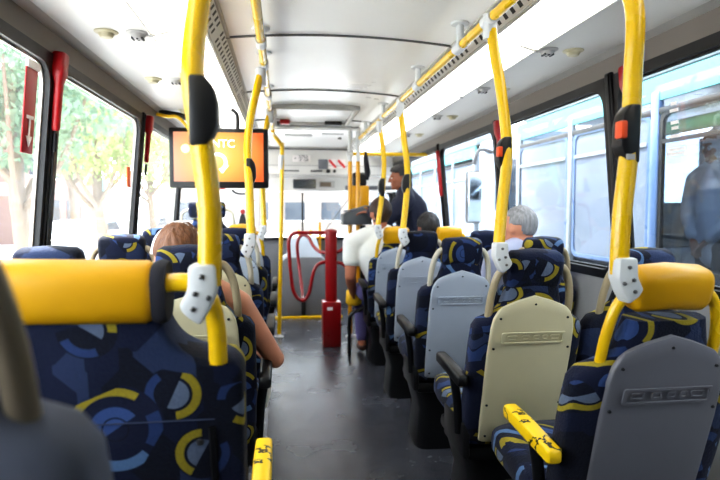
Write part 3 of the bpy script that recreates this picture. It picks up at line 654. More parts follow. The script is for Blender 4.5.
# ceiling rails
def crail(label, x, z, ya, yb, hangers, joints, end=None):
    t = thing('ceiling_handrail', label, 'handrail', (x, ya, z))
    pts = [(0, 0, 0)]+[(0, y-ya, 0) for y in (ya+.5, (ya+yb)/2, yb-.4)]+[(0, yb-ya, 0)]
    if end: pts += end
    obj('tube', tube(B(), pts, .0185, 16, 6), 'yellow', t, smooth=60)
    for y in hangers:
        h = obj('hanger', cyl(B(), (0, y-ya, .0), (0, y-ya, 2.075-z if abs(x) < .42 else 2.065-z), .0165), 'clamp', t, smooth=60)
        obj('ceiling_flange', lathe(B(), [(.018, -.012), (.038, -.008), (.04, 0)], 20, (0, y-ya, 2.075-z if abs(x) < .42 else 2.068-z)), 'clamp', h)
    for y in joints: obj('joint', tube(B(), [(0, y-ya-.045, 0), (0, y-ya+.045, 0)], .0245, 14, smooth=False), 'clamp', t)
crail('long yellow ceiling handrail with white hangers on the neighbouring bus side', .468, 1.968, -1.5, 5.5, (.6, 1.6, 2.35, 3.1, 4.2, 5.1), (.6, 1.42, 2.0, 2.35, 3.1, 3.55, 4.2))
crail('yellow ceiling handrail with pale joints on the television side', -.375, 2.015, -1.5, 5.3, (.5, 1.5, 2.56, 2.95, 3.74, 4.6), (.5, 1.12, 2.56, 2.95, 3.74, 4.3, 4.75))

# ------------------------------------------------------------------ television
t = thing('television', 'flat television with orange picture hanging over the street-side seats', 'television', (-.715, 3.97, 1.624))
obj('casing', box(B(), (0, .02, 0), (.665, .07, .41), .014), 'black', t)
obj('screen', box(B(), (0, -.017, .006), (.60, .006, .335)), 'screen', t, smooth=0)
g = emissive('screen_white', (255, 252, 240), 1.3)
bm = B()
P = [(-.01+.055*math.cos(R(a)), -.022, -.03+.055*math.sin(R(a))) for a in range(-60, 215, 12)]
tube(bm, P, .011, 6, smooth=False); prism(bm, [(.0, -.024, -.075), (.065, -.024, -.05), (.02, -.024, -.105)], Vector((0, .004, 0)))
obj('ring_arrow', bm, g, t)
obj('screen_lettering', text_bm(B(), 'NTC', .075, Matrix.Translation((.03, -.0215, .095)) @ FRONT_TXT, .001), g, t, smooth=0)
bm = B()
for x, z, r in ((-.22, .06, .03),): lathe(bm, [(r, 0), (r*.8, .002)], 14, (x, -.0225, z), Matrix.Rotation(R(90), 4, 'X'))
obj('screen_blobs', bm, emissive('screen_pale', (255, 226, 150), 1.0), t)
obj('bracket', tube(B(), [(-.12, .06, .18), (-.2, .06, .27), (-.34, .04, .3), (-.40, .03, .3)], .022, 10), 'black', t)
obj('bracket', tube(B(), [(.12, .06, .18), (.12, .06, .3), (.08, .06, .345)], .014, 8), 'black', t)
obj('cable', tube(B(), [(-.2, -.03, .2), (-.26, -.06, .262), (-.33, -.05, .268), (-.40, -.03, .285)], .012, 8), 'yellow', t)

# ------------------------------------------------------------------ emergency window levers and stickers
def lever(label, s, y, z):
    t = thing('window_release_lever', label, 'emergency lever', (s*(wallx(z)-.022), y, z))
    obj('handle', loft(B(), [(-.2, 0, 0, .012, .014, 3), (-.19, 0, 0, .016, .02, 3), (.0, 0, 0, .018, .023, 3), (.03, 0, 0, .026, .034, 4), (.045, 0, 0, .028, .036, 5), (.12, 0, 0, .028, .036, 5), (.128, 0, 0, .022, .03, 5)], 20, 4), 'redplastic', t, (0, 0, 0), (0, -s*TILT, 0), smooth=50).scale = (.85, .8, .9)
    obj('spindle', cyl(B(), (0, 0, -.26), (0, 0, -.19), .008, 10), 'darkmetal', t, (0, 0, 0), (0, -s*TILT, 0))
lever('red emergency lever on the nearest street-side pillar', -1, 2.30, 1.755)
lever('red emergency lever on the street-side pillar beside the television', -1, 3.74, 1.75)
lever('red emergency lever on the pillar behind the near orange-button pole', 1, 2.165, 1.75)
lever('red emergency lever on the pillar behind the grey-haired man', 1, 3.56, 1.74)
t = thing('window_release_lever', 'long red strip lever on the front pillar behind the navy jacket', 'emergency lever', (wallx(1.6)-.02, 5.03, 1.6))
obj('handle', box(B(), (0, 0, 0), (.03, .045, .42), .01), 'redplastic', t, rot=(0, -TILT, 0))
t = thing('instruction_label', 'red label with white downward arrow on the nearest street-side pane', 'label', (-wallx(1.62)+.008, 2.10, 1.62))
obj('plate', box(B(), (0, 0, 0), (.006, .085, .3), .002), 'redplastic', t, rot=(0, TILT, 0))
obj('white_tab', box(B(), (.004, 0, .155), (.012, .095, .028), .004), 'paper', t, rot=(0, TILT, 0))
bm = B(); box(bm, (.005, 0, -.06), (.003, .01, .07)); prism(bm, [(.004, -.022, -.09), (.004, .022, -.09), (.004, 0, -.128)], Vector((.003, 0, 0))); box(bm, (.005, 0, -.025), (.003, .05, .012))
obj('arrow', bm, 'paper', t, rot=(0, TILT, 0))
tag(obj('pane_sticker', box(B(), (-wallx(1.46)+.006, 3.42, 1.46), (.006, .07, .12), .002), 'orange'), 'small orange sticker on the second street-side pane', 'sticker')
t = thing('clear_notice', 'translucent notice with white lettering on the near pane', 'notice', (wallx(1.6)+.004, 1.93, 1.60))
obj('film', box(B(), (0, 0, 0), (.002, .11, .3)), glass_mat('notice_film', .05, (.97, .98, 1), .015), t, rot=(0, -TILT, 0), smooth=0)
for w, z in ((.03, .07), (.045, .045), (.04, .0), (.035, -.02), (.05, -.05), (.09, -.1), (.1, -.115)):
    obj('print_line', box(B(), (-.003, 0, z), (.002, w, .012)), 'paper', t, rot=(0, -TILT, 0))

# ------------------------------------------------------------------ turnstile
t = thing('turnstile', 'red turnstile with looped tube arms on a red box base', 'turnstile', (.155, 5.18, 0))
obj('base_box', box(B(), (0, 0, .21), (.17, .2, .42), .012), 'red', t)
obj('base_label', box(B(), (-.02, -.102, .36), (.05, .004, .03)), 'paper', t)
obj('post', cyl(B(), (0, 0, .42), (0, 0, 1.05), .055, 24), 'red', t, smooth=60)
obj('post_cap', lathe(B(), [(.06, 0), (.062, .012), (.05, .03), (.02, .04)], 24, (0, 0, 1.05)), 'red', t, smooth=50)
def px(a, b, y=0): return ((a-331)*.0095, y, (347-b)*.00925)
obj('arm_loop', tube(B(), [px(328, 233), px(308, 233), px(296, 233.5), px(290.5, 239), px(290.5, 255), px(292, 275), px(295, 293), px(303, 301), px(309.5, 293), px(314, 272), px(319.6, 264), px(331, 262)], .0165, 12), 'red', t, smooth=60)
obj('arm_loop', tube(B(), [px(331, 253.5, .03), px(321, 253, .1), px(314.5, 247, .2), px(310, 238.5, .27), px(303, 237.5, .3), px(299, 247, .3), px(301, 272, .28), px(303.5, 297, .12), px(303, 300, .02)], .0165, 12), 'red', t, smooth=60)
obj('arm_loop', tube(B(), [px(331, 253.5), px(341, 251), px(348, 241), px(354, 234), px(366, 233), px(371, 240), px(370, 275), px(366, 297), px(358, 301), px(352, 294), px(348, 274), px(343, 265), px(331, 262)], .0165, 12), 'red', t, smooth=60)
obj('side_bracket', box(B(), (.09, 0, .2), (.03, .05, .03), .004), 'black', t)
# ticket counter, rails and coat near the turnstile
t = thing('ticket_counter', 'grey ticket counter box on the amber posts before the conductor', 'counter', (.44, 5.46, 1.19))
obj('tray', prism(B(), [(-.15, -.1, -.07), (.13, -.1, -.07), (.13, -.1, .05), (.04, -.1, .10), (-.15, -.1, .03)], Vector((0, .24, 0)), .01), 'darkgrey', t)
obj('lid', box(B(), (-.02, .02, .085), (.24, .2, .012), .004, Euler((0, R(-14), 0))), 'console', t)
obj('support', cyl(B(), (.07, .1, -1.19), (.07, .1, -.08), .03), 'darkmetal', t)
t = thing('ticket_validator', 'amber ticket validator with black top behind the amber posts', 'machine', (.51, 5.85, 1.38))
obj('casing', box(B(), (0, 0, 0), (.2, .12, .28), .02), 'orange_yellow', t); obj('top', box(B(), (0, 0, .2), (.15, .12, .15), .03), 'black', t)
obj('column', cyl(B(), (0, 0, -1.38), (0, 0, -.13), .03), 'orange_yellow', t); obj('ledge', box(B(), (.1, 0, .115), (.5, .1, .04), .008), 'console', t)
tag(obj('hanging_cloth', loft(B(), [(1.56, .545, 5.52, .015, .02, 2), (1.63, .55, 5.52, .03, .025, 2), (1.74, .535, 5.52, .026, .025, 2), (1.838, .525, 5.5, .02, .026, 2)], 18, 2), 'darkcloth', smooth=60), 'dark cloth hanging from the short cross rail', 'cloth')
# driver bonnet console
t = thing('engine_bonnet', 'grey engine cover with pale top beyond the turnstile', 'engine cover', (-.03, 6.95, 0))
obj('body', prism(B(), [(-.3, -.3, .0), (.27, -.3, .0), (.27, -.3, .64), (.2, -.3, .70), (-.22, -.3, .70), (-.3, -.3, .64)], Vector((0, .66, 0)), .02), 'console', t)
obj('top_cover', prism(B(), [(-.22, -.28, .70), (.2, -.28, .70), (.15, .05, .92), (-.17, .05, .92)], Vector((0, .3, .0)), .01), 'bluegrey', t)
obj('toe_kick', box(B(), (-.02, -.31, .1), (.05, .03, .2), .005), 'black', t)
tag(obj('step_nosing', box(B(), (0.0, 6.5, .012), (.8, .05, .03), .008), 'yellow'), 'yellow step edge strip on the floor before the engine cover', 'step edge')
t = thing('front_guard_rail', 'yellow tubular guard rail standing before the windscreen', 'guard rail', (.02, 7.3, 0))
for x in (-.1, .05, .17): obj('upright', cyl(B(), (x, 0, 0.0), (x, 0, 1.0 if x < .1 else 1.1), .016), 'orange_yellow', t)
obj('crossbar', cyl(B(), (-.12, 0, .9), (.28, 0, .9), .013), 'orange_yellow', t)
t = thing('seat_guard', 'black bent tube guard at the aisle beside the white-shirted man', 'guard rail', (.275, 4.75, 0))
obj('tube', tube(B(), [(0, 0, 0), (0, 0, .3), (.02, 0, .37), (.08, 0, .40), (.16, .0, .40), (.16, 0, .0)], .016, 12), 'black', t, smooth=60)
# partition with posters
t = thing('driver_partition', 'white partition with posters behind the driver', 'partition', (-.83, 6.0, 0))
obj('board', box(B(), (0, 0, .85), (.68, .03, 1.7), .008), 'paper', t)
p = obj('poster', box(B(), (.1, -.02, 1.28), (.38, .006, .5)), 'paper', t)
bm = B()
for z, w in ((1.36, .34), (1.33, .26), (1.31, .3)): box(bm, (.1, -.025, z), (w, .003, .012))
obj('poster_text', bm, 'pink', p)
obj('poster_curve', tube(B(), [(.02, -.026, 1.47), (.06, -.026, 1.44), (.12, -.026, 1.43), (.18, -.026, 1.44), (.23, -.026, 1.475)], .011, 6), 'ink', p)
bm = B(); prism(bm, [(.08, -.026, 1.1), (.17, -.026, 1.1), (.155, -.026, 1.19), (.14, -.026, 1.23), (.115, -.026, 1.23), (.1, -.026, 1.19)], Vector((0, .003, 0))); obj('poster_figure', bm, 'ink', p)
bm = B(); lathe(bm, [(.026, 0), (.024, .003)], 16, (.128, -.026, 1.245), Matrix.Rotation(R(90), 4, 'X')); obj('poster_hair', bm, 'posterred', p)
bm = B(); box(bm, (-.1, -.026, 1.5), (.1, .004, .05)); obj('poster_block', bm, 'posterred', p)
obj('poster_bar', box(B(), (.2, -.026, 1.08), (.1, .003, .06)), 'pink', p)

# ------------------------------------------------------------------ people
def capsule(bm, a, ra, b, rb):
    """two spheres and the tapered skin between them: a lathe about the line from a to b"""
    a, b = Vector(a), Vector(b); d = b-a; L = d.length
    if L < 1e-6: d = Vector((0, 0, 1)); L = 1e-6
    sn = max(-1, min(1, (ra-rb)/L)) if L > abs(ra-rb) else (1 if ra > rb else -1)
    th = math.asin(sn); prof = []
    for k in range(6): 
        q = -math.pi/2+(th+math.pi/2)*(k+.15)/5.15; prof.append((ra*math.cos(q), ra*math.sin(q)))
    for k in range(6):
        q = th+(math.pi/2-th)*k/5.15; prof.append((max(1e-4, rb*math.cos(q)), L+rb*math.sin(q)))
    m = d.to_track_quat('Z', 'Y').to_matrix().to_4x4()
    lathe(bm, prof, 14, a, m)
def chain(bm, *pr):
    for (a, ra), (b, rb) in zip(pr, pr[1:]): capsule(bm, Vector(a), ra, Vector(b), rb)
def ell(bm, c, r, rot=None):
    m = Matrix.Translation(c) @ (rot.to_4x4() if rot else Matrix()) @ Matrix.Diagonal((*r, 1))
    bmesh.ops.create_icosphere(bm, subdivisions=3, radius=1, matrix=m)
def melt(name, bm, m, parent, voxel=.008, it=4):
    """merge overlapping volumes into one continuous smooth skin"""
    me = bpy.data.meshes.new(name); bm.to_mesh(me); bm.free()
    o = bpy.data.objects.new(name, me); C.objects.link(o)
    md = o.modifiers.new('r', 'REMESH'); md.mode = 'VOXEL'; md.voxel_size = voxel; md.use_smooth_shade = True
    s = o.modifiers.new('s', 'SMOOTH'); s.factor = .5; s.iterations = it
    bpy.context.view_layer.update()
    me2 = bpy.data.meshes.new_from_object(o.evaluated_get(bpy.context.evaluated_depsgraph_get()))
    bpy.data.objects.remove(o); bpy.data.meshes.remove(me)
    me2.materials.clear(); me2.materials.append(M[m] if isinstance(m, str) else m); me2.name = name
    me2.polygons.foreach_set('use_smooth', [True]*len(me2.polygons))
    o = bpy.data.objects.new(name, me2); C.objects.link(o); o.parent = parent; return o
def head_frame(face):
    f = Vector(face).normalized(); r = f.cross(Vector((0, 0, 1))).normalized(); u = r.cross(f)
    return Matrix((r, f, u)).transposed()      # columns: right, front, up
def head_parts(bm, c, F):
    W = lambda x, y, z: Vector(c)+F @ Vector((x, y, z))
    ell(bm, W(0, -.008, .02), (.073, .092, .092), F); ell(bm, W(0, .03, -.045), (.056, .058, .068), F)
    capsule(bm, W(0, .092, .012), .009, W(0, .104, -.022), .013)                       # nose
    capsule(bm, W(-.035, .078, .028), .011, W(.035, .078, .028), .011)                 # brow
    capsule(bm, W(-.02, .078, -.058), .010, W(.02, .078, -.058), .010)                 # lips
    ell(bm, W(0, .072, -.092), (.022, .02, .018), F)                                     # chin
    for s in (-1, 1):
        ell(bm, W(s*.075, -.008, -.005), (.012, .02, .032), F @ Euler((0, 0, R(-s*18))).to_matrix())
        ell(bm, W(s*.04, .058, -.02), (.024, .026, .026), F)
def face_bits(c, F, t):
    W = lambda x, y, z: Vector(c)+F @ Vector((x, y, z))
    for s in (-1, 1):
        bm = B(); ell(bm, W(s*.03, .0815, .004), (.012, .008, .008), F); e = obj('eye', bm, 'eye', t, smooth=60)
        bm = B(); ell(bm, W(s*.03, .0885, .004), (.005, .003, .005), F); obj('iris', bm, 'iris', e, smooth=60)
    bm = B(); ell(bm, W(0, .088, -.058), (.021, .006, .006), F); obj('mouth', bm, 'lip', t, smooth=60)
def hair(c, F, t, m, length=-.03, size=1.0, puff=.012, fringe=.05, name='hair'):
    bm = B(); bmesh.ops.create_uvsphere(bm, u_segments=72, v_segments=48, radius=1)
    for v in bm.verts:
        x, y, z = v.co
        px_, py_, pz = x*(.080+puff), y*(.099+puff)-.01, z*(.099+puff)+.024
        d = 1+.05*noise.noise(Vector((x*5, y*5, z*2.5)))+.03*noise.noise(Vector((x*16, y*16, z*5)))
        px_ *= d*size; py_ *= d*size; pz = pz*(1 if z < 0 else d*size)
        face = y > .18 and pz < fringe+.03*(1-abs(x))
        low = pz < length-.045*max(0, -y)
        ear = abs(x) > .66 and pz < .012 and y > -.5
        if face or low or ear:
            px_ *= .62; py_ = (py_+.01)*.62-.01
            pz = max(pz*.7, length-.02)
        v.co = Vector(c)+F @ Vector((px_, py_, pz))
    return obj(name, bm, m, t, smooth=70)
def hand(bm, w, d, n, curl=.5, s=1.0, side=1):
    """palm from wrist w along d, palm normal n, five fingers bending towards n"""
    w = Vector(w); d = Vector(d).normalized(); n = (Vector(n)-Vector(n).project(d)).normalized(); l = d.cross(n)*side
    for k in range(4):
        off = (k-1.5)*.02*s
        capsule(bm, w+l*off*.6+d*.01*s, .013*s, w+l*off+d*.082*s, .0115*s)
        L = (.04, .045, .042, .032)[k]*s; p = w+l*off+d*.085*s; dd = d.copy(); r = .0092*s
        for j in range(3):
            dd = (dd*math.cos(curl*(.5+.3*j))+n*math.sin(curl*(.5+.3*j))).normalized()
            q = p+dd*L*(1, .65, .5)[j]; capsule(bm, p, r, q, r*.9); p = q; r *= .9
    b = w+l*(-.03)*s+d*.028*s; t1 = b+(d*.6-l*.8+n*.25).normalized()*.04*s; t2 = t1+(d*.85-l*.1+n*.5).normalized()*.034*s
    capsule(bm, w+d*.02*s-l*.012*s, .014*s, b, .014*s); capsule(bm, b, .0135*s, t1, .011*s); capsule(bm, t1, .0105*s, t2, .009*s)
def limb_w(a, b, f): return Vector(a).lerp(Vector(b), f)
def figure(label, head, face, J, skin, top, hairm, hkw, legs=True, trousers='darkcloth', sleeve=.5, sex=1.0, shoe='shoe', hands=True, cat='person', pelv=None):
    """J: neck, chest, pelvis, sl, el, wl, sr, er, wr, hl, kl, al, hr, kr, ar (world points)"""
    base = Vector(J['pelvis']); t = thing('person', label, cat, (0, 0, 0))
    F = head_frame(face); bm = B(); head_parts(bm, head, F)
    neck = Vector(J['neck']); hc = Vector(head)
    chain(bm, (hc+F @ Vector((0, -.025, -.05)), .05), (neck, .053))
    chest = Vector(J['chest']); pel = Vector(J['pelvis'])
    chain(bm, (neck, .06), (neck.lerp(chest, .5), .095), (chest, .125*sex), (chest.lerp(pel, .6), .112*sex), (pel, .13))
    for s in 'lr':
        S, E, W = (Vector(J[k+s]) for k in 'sew')
        chain(bm, (neck.lerp(S, .35), .06), (S, .058*sex), (S.lerp(E, .4), .052*sex), (E, .041*sex), (E.lerp(W, .3), .043*sex), (W, .028))
        if hands:
            dv = J.get('hd'+s, (W-E)); hand(bm, W, dv, J.get('hn'+s, (0, 0, -1)), J.get('hc'+s, .45), 1.0, 1 if s == 'l' else -1)
        if legs:
            H, K, A = (Vector(J[k+s]) for k in 'hka')
            chain(bm, (pel.lerp(H, .5), .12), (H, .095), (K, .06), (K.lerp(A, .3), .058), (A, .04))
    melt('body', bm, skin, t, .0075, 3)
    face_bits(head, F, t)
    # top
    bm = B(); g = .013
    chain(bm, (neck+(chest-neck)*.12, .06+g), (neck.lerp(chest, .5), .1+g), (chest, .128*sex+g), (chest.lerp(pel, .6), .118*sex+g), (pel, .135+g))
    for s in 'lr':
        S, E, W = (Vector(J[k+s]) for k in 'sew')
        if sleeve > .05: chain(bm, (neck.lerp(S, .3), .062+g), (S, .063*sex+g), (S.lerp(E, min(sleeve, .55)), .056*sex+g))
        if sleeve > .55: chain(bm, (S.lerp(E, .55), .056*sex+g), (E, .046+g), (E.lerp(W, .9 if sleeve > .8 else .2), .036+g))
    melt('top', bm, top, t, .011, 5)
    if legs:
        bm = B()
        for s in 'lr':
            H, K, A = (Vector(J[k+s]) for k in 'hka')
            chain(bm, (pel, .14), (H, .105), (K, .074), (K.lerp(A, .85 if legs is True else legs), .062))
        melt('trousers', bm, trousers, t, .011, 4)
        for s in 'lr':
            A = Vector(J['a'+s]); K = Vector(J['k'+s]); f = (A-Vector(J['h'+s])); f.z = 0; f.normalize()
            bm = B(); chain(bm, (A+Vector((0, 0, -.03)), .042), (A+f*.06+Vector((0, 0, -.045)), .036), (A+f*.14+Vector((0, 0, -.052)), .03)); melt('shoe', bm, shoe, t, .009, 3)
    hair(head, F, t, hairm, **hkw)
    return t
def seated(x, y, lean=0.0, reach=None, turn=0, zs=.5):
    """joints of someone sitting forward in a seat whose back stands at y"""
    c = lambda dx, dy, z: (x+dx+lean*max(0, z-zs)/.6, y+dy, z)
    return dict(neck=c(0, .17, 1.09), chest=c(0, .2, .88), pelvis=c(0, .3, zs+.1), sl=c(-.17, .2, 1.0), el=c(-.23, .24, .72), wl=c(-.16, .46, .66), sr=c(.17, .2, 1.0), er=c(.23, .24, .72), wr=c(.16, .46, .66),
        hl=c(-.09, .34, zs+.1), kl=c(-.11, .72, zs+.08), al=c(-.11, .70, .1), hr=c(.09, .34, zs+.1), kr=c(.11, .72, zs+.08), ar=c(.11, .70, .1))
# woman on the street-side aisle seat: arm hanging over the aisle
J = seated(-.62, YB-.03)
J.update(neck=(-.63, 2.02, 1.03), chest=(-.62, 2.06, .86), sl=(-.77, 2.05, .95), sr=(-.445, 2.04, .935), er=(-.318, 2.10, .715), wr=(-.40, 2.34, .72), hdr=(-.5, .8, 0), hnr=(0, 0, -1))
w = figure('woman with chestnut hair and bare arm over the aisle armrest', (-.645, 2.03, 1.105), (-.05, 1, .02), J, 'skin', 'darkcloth', 'hair_brown', dict(length=-.12, puff=.006, fringe=.05), sleeve=.0, sex=.86)
obj('hair_band', tube(B(), [(-.732, 2.015, 1.122), (-.711, 2.01, 1.182), (-.645, 2.005, 1.227), (-.579, 2.01, 1.182), (-.558, 2.015, 1.122)], .011, 10), 'paper', w)
# man in the white shirt
J = seated(AX, YE)
J.update(neck=(.50, 4.50, 1.10), chest=(.45, 4.52, .90), sl=(.275, 4.52, 1.0), el=(.255, 4.5, .73), wl=(.30, 4.72, .56), sr=(.63, 4.50, 1.03), er=(.67, 4.6, .76), wr=(.58, 4.82, .62), hl=(.42, 4.56, .6), kl=(.40, 4.88, .56), al=(.40, 4.8, .1), hdl=(.3, .6, -.6), hnl=(1, 0, -.3), hcl=.8)
m = figure('man in white shirt with dark brown hair leaning into the aisle', (.50, 4.50, 1.235), (-.1, 1, 0), J, 'skin2', 'tee', 'hair_dark', dict(length=-.06, puff=.012, fringe=.05), trousers='striped', sleeve=.5, sex=1.08)
tag(obj('yellow_bag', loft(B(), [(.44, .32, 4.80, .05, .05, 2.5), (.46, .32, 4.80, .07, .07, 2.5), (.56, .32, 4.80, .065, .06, 2.5), (.60, .32, 4.80, .03, .03, 2.5)], 20, 2.5), 'bag', smooth=60), 'small yellow bag held in the lap of the white-shirted man', 'bag')
# conductor at the ticket counter
J = dict(neck=(.86, 5.22, 1.46), chest=(.92, 5.24, 1.26), pelvis=(1.0, 5.26, .98), sl=(.83, 5.02, 1.34), el=(.66, 5.05, 1.17), wl=(.54, 5.3, 1.25), sr=(.9, 5.44, 1.36), er=(.74, 5.52, 1.18), wr=(.56, 5.5, 1.27), hl=(.9, 5.16, .95), kl=(.62, 5.14, .93), al=(.6, 5.16, .4), hr=(.9, 5.36, .95), kr=(.62, 5.38, .93), ar=(.6, 5.38, .4), hdl=(-.6, .5, -.1), hdr=(-1, 0, 0))
figure('conductor in navy jacket facing the aisle at the ticket counter', (.81, 5.20, 1.565), (-1, .12, -.1), J, 'skin3', 'navy', 'hair_black', dict(length=-.06, puff=.01, fringe=.05), trousers='darkcloth', sleeve=.95, sex=1.2)
t = thing('conductor_seat', 'raised stool under the conductor in the navy jacket', 'seat', (.98, 5.27, 0))
obj('cushion', box(B(), (0, 0, .83), (.34, .4, .09), .03), 'darkcloth', t); obj('pedestal', cyl(B(), (0, 0, 0), (0, 0, .79), .05), 'darkmetal', t); obj('footrest', box(B(), (-.36, 0, .3), (.2, .4, .03), .008), 'darkmetal', t)
obj('footrest_bracket', box(B(), (-.15, 0, .3), (.3, .05, .03), .008), 'darkmetal', t)
# grey-haired man
J = seated(WX-.0, YC)
J.update(el=(.79, 2.88, .72), er=(1.15, 2.9, .74), sr=(1.12, 2.82, 1.0), wr=(1.08, 3.08, .66))
J['neck'] = (.985, 2.84, 1.075)
figure('elderly man with short grey hair in lilac shirt at the window', (.975, 2.87, 1.175), (-.55, 1, -.05), J, 'skin', 'lilac', 'hair_grey', dict(length=-.012, puff=-.003, fringe=.06), sleeve=.5, sex=1.0)
# dark haired passenger
J = seated(.93, YE, zs=.46)
J.update(neck=(.9, 4.47, .99), chest=(.92, 4.5, .84), sl=(.82, 4.46, .9), el=(.85, 4.55, .70), wl=(.9, 4.75, .62), sr=(.99, 4.47, .9), er=(1.06, 4.52, .68), wr=(1.0, 4.72, .62))
figure('small passenger of whom only dark hair shows above the yellow roll headrest', (.895, 4.48, 1.115), (0, 1, 0), J, 'skin3', 'navy', 'hair_black', dict(length=-.1, puff=.014, fringe=.05), sleeve=.5, sex=.8)

# small white rag by the woman's seat
tag(obj('plastic_bag', loft(B(), [(.5, -.36, 2.2, .01, .02, 2), (.56, -.355, 2.2, .02, .04, 2), (.64, -.36, 2.2, .015, .03, 2), (.67, -.362, 2.2, .006, .01, 2)], 14, 2), 'plastic_bag', smooth=60), 'pale plastic bag hanging from the armrest below the bare elbow', 'bag')

# ------------------------------------------------------------------ outside
GZ = -.55
struct('ground', box(B(), (0, 14, GZ-.05), (90, 80, .1)), 'asphalt')
struct('ground_sidewalk', box(B(), (-4.3, 14, GZ+.05), (2.6, 60, .14), .02), 'pavement')
def tree(x, y, h, r, leaf, label, seed, n=900):
    random.seed(seed); t = thing('street_tree', label, 'tree', (x, y, GZ+.1), group='street trees')
    th = h*.55
    obj('trunk', tube(B(), [(0, 0, 0), (.05, .03, th*.4), (-.03, 0, th*.8), (.02, 0, h*.8)], [.13, .12, .1, .06], 10, 5), 'bark', t)
    for k in range(5):
        a = k*1.3+seed; obj('branch', tube(B(), [(0, 0, th*.62+k*.12), (.4*r*math.cos(a), .4*r*math.sin(a), th*.9+k*.1), (.75*r*math.cos(a), .75*r*math.sin(a), h*.78)], [.05, .035, .02], 7, 4), 'bark', t)
    bm = B()
    for k in range(n):
        a = random.uniform(0, 6.283); u = random.random()**.45; ph = math.acos(random.uniform(-1, 1))
        lump = 1+.28*math.sin(3*a+seed)*math.sin(2.5*ph)
        p = Vector((r*u*lump*math.sin(ph)*math.cos(a), r*u*lump*math.sin(ph)*math.sin(a), h*.72+r*.8*u*math.cos(ph)))
        e = Euler((random.uniform(0, 3), random.uniform(0, 3), random.uniform(0, 3))).to_matrix(); s = random.uniform(.05, .13)*r*.55
        q = [bm.verts.new(p+e @ Vector(v)*s) for v in ((-1, 0, 0), (-.3, .5, .1), (1, .1, 0), (.2, -.55, -.1))]
        bm.faces.new(q)
    obj('foliage', bm, leaf, t, smooth=0, recalc=False)
tree(-3.97, 12.0, 4.6, 1.4, 'leaf', 'yellow-green street tree with slender forked trunk seen through the second street-side pane', 3, 3400)
tree(-3.75, 8.0, 4.5, 1.3, 'leaf2', 'dense blue-green tree filling the nearest street-side pane', 5, 4200)
tree(-4.3, 18.0, 5.0, 1.7, 'leaf', 'pale tree beyond the television-side pillar, farthest down the street', 8, 2600)
tree(-8.2, 22.5, 7.0, 2.6, 'leaf2', 'large hazy tree behind the slender forked tree', 11, 4000)
tree(3.8, 30, 6.5, 2.6, 'leaf2', 'distant tree seen through the windscreen', 14, 800)
def building(label, x, y, w, d, h, m, rows, cols, faces='x'):
    t = thing('building', label, 'building', (x, y, GZ))
    obj('wall', box(B(), (0, 0, h/2), (w, d, h), .02), m, t); obj('cornice', box(B(), (0, 0, h), (w+.3, d+.3, .25), .04), 'pavement', t)
    for i in range(rows):
        for j in range(cols):
            z = 1.6+i*2.6; yy = -d/2+(j+.5)*d/cols
            if faces == 'x': o = obj('window', box(B(), (w/2, yy, z), (.08, d/cols*.55, 1.4)), 'darkglass', t); obj('sill', box(B(), (w/2+.06, yy, z-.75), (.16, d/cols*.6, .08)), 'pavement', o)
            else:
                xx = -w/2+(j+.5)*w/cols; o = obj('window', box(B(), (xx, -d/2, z), (w/cols*.55, .08, 1.4)), 'darkglass', t); obj('sill', box(B(), (xx, -d/2-.06, z-.75), (w/cols*.6, .16, .08)), 'pavement', o)
building('long pale building across the street', -18, 17, 6, 22, 9, 'facade', 3, 9)
building('pinkish low building behind the street trees', -15.5, 36, 5, 12, 6, 'facade2', 2, 5)
building('white building across the end of the street ahead', 2, 46, 22, 6, 11, 'facade', 3, 8, 'y')
t = thing('bus_shelter', 'grey-roofed street shelter with thin posts by the pavement', 'shelter', (-7.0, 14.2, GZ))
obj('roof', prism(B(), [(-1.0, -1.4, 2.12), (1.0, -1.4, 2.2), (.9, -1.4, 2.36), (-.9, -1.4, 2.30)], Vector((0, 2.6, 0)), .03), 'roofgrey', t)
for dx, dy in ((-.8, -1.2), (-.8, 1.0)): obj('post', cyl(B(), (dx, dy, 0), (dx, dy, 2.15), .05), 'roofgrey', t)
obj('back_panel', box(B(), (-.85, -.1, 1.2), (.03, 2.1, 1.5)), 'palepane', t); obj('bench', box(B(), (-.5, -.1, .45), (.4, 1.9, .06), .01), 'pavement', t)
for dy in (-.8, .7): obj('bench_leg', box(B(), (-.5, dy, .21), (.06, .06, .43)), 'roofgrey', t)
t = thing('banner_post', 'turquoise street banner post beside the slender tree', 'post', (-4.55, 14.2, GZ+.12))
obj('pole', cyl(B(), (0, 0, 0), (0, 0, 2.4), .04), 'teal', t); obj('banner', box(B(), (0, .1, 1.6), (.03, .25, 1.3), .01), 'cyan', t); obj('foot', box(B(), (0, 0, .04), (.3, .3, .08), .02), 'roofgrey', t)
t = thing('planter_wall', 'low pale planter wall along the pavement behind the turquoise post', 'wall', (-5.0, 16.0, GZ+.12))
obj('wall', box(B(), (0, 0, .5), (.4, 2.2, 1.0), .03), 'bluegrey', t); obj('coping', box(B(), (0, 0, 1.03), (.5, 2.3, .08), .02), 'pavement', t)
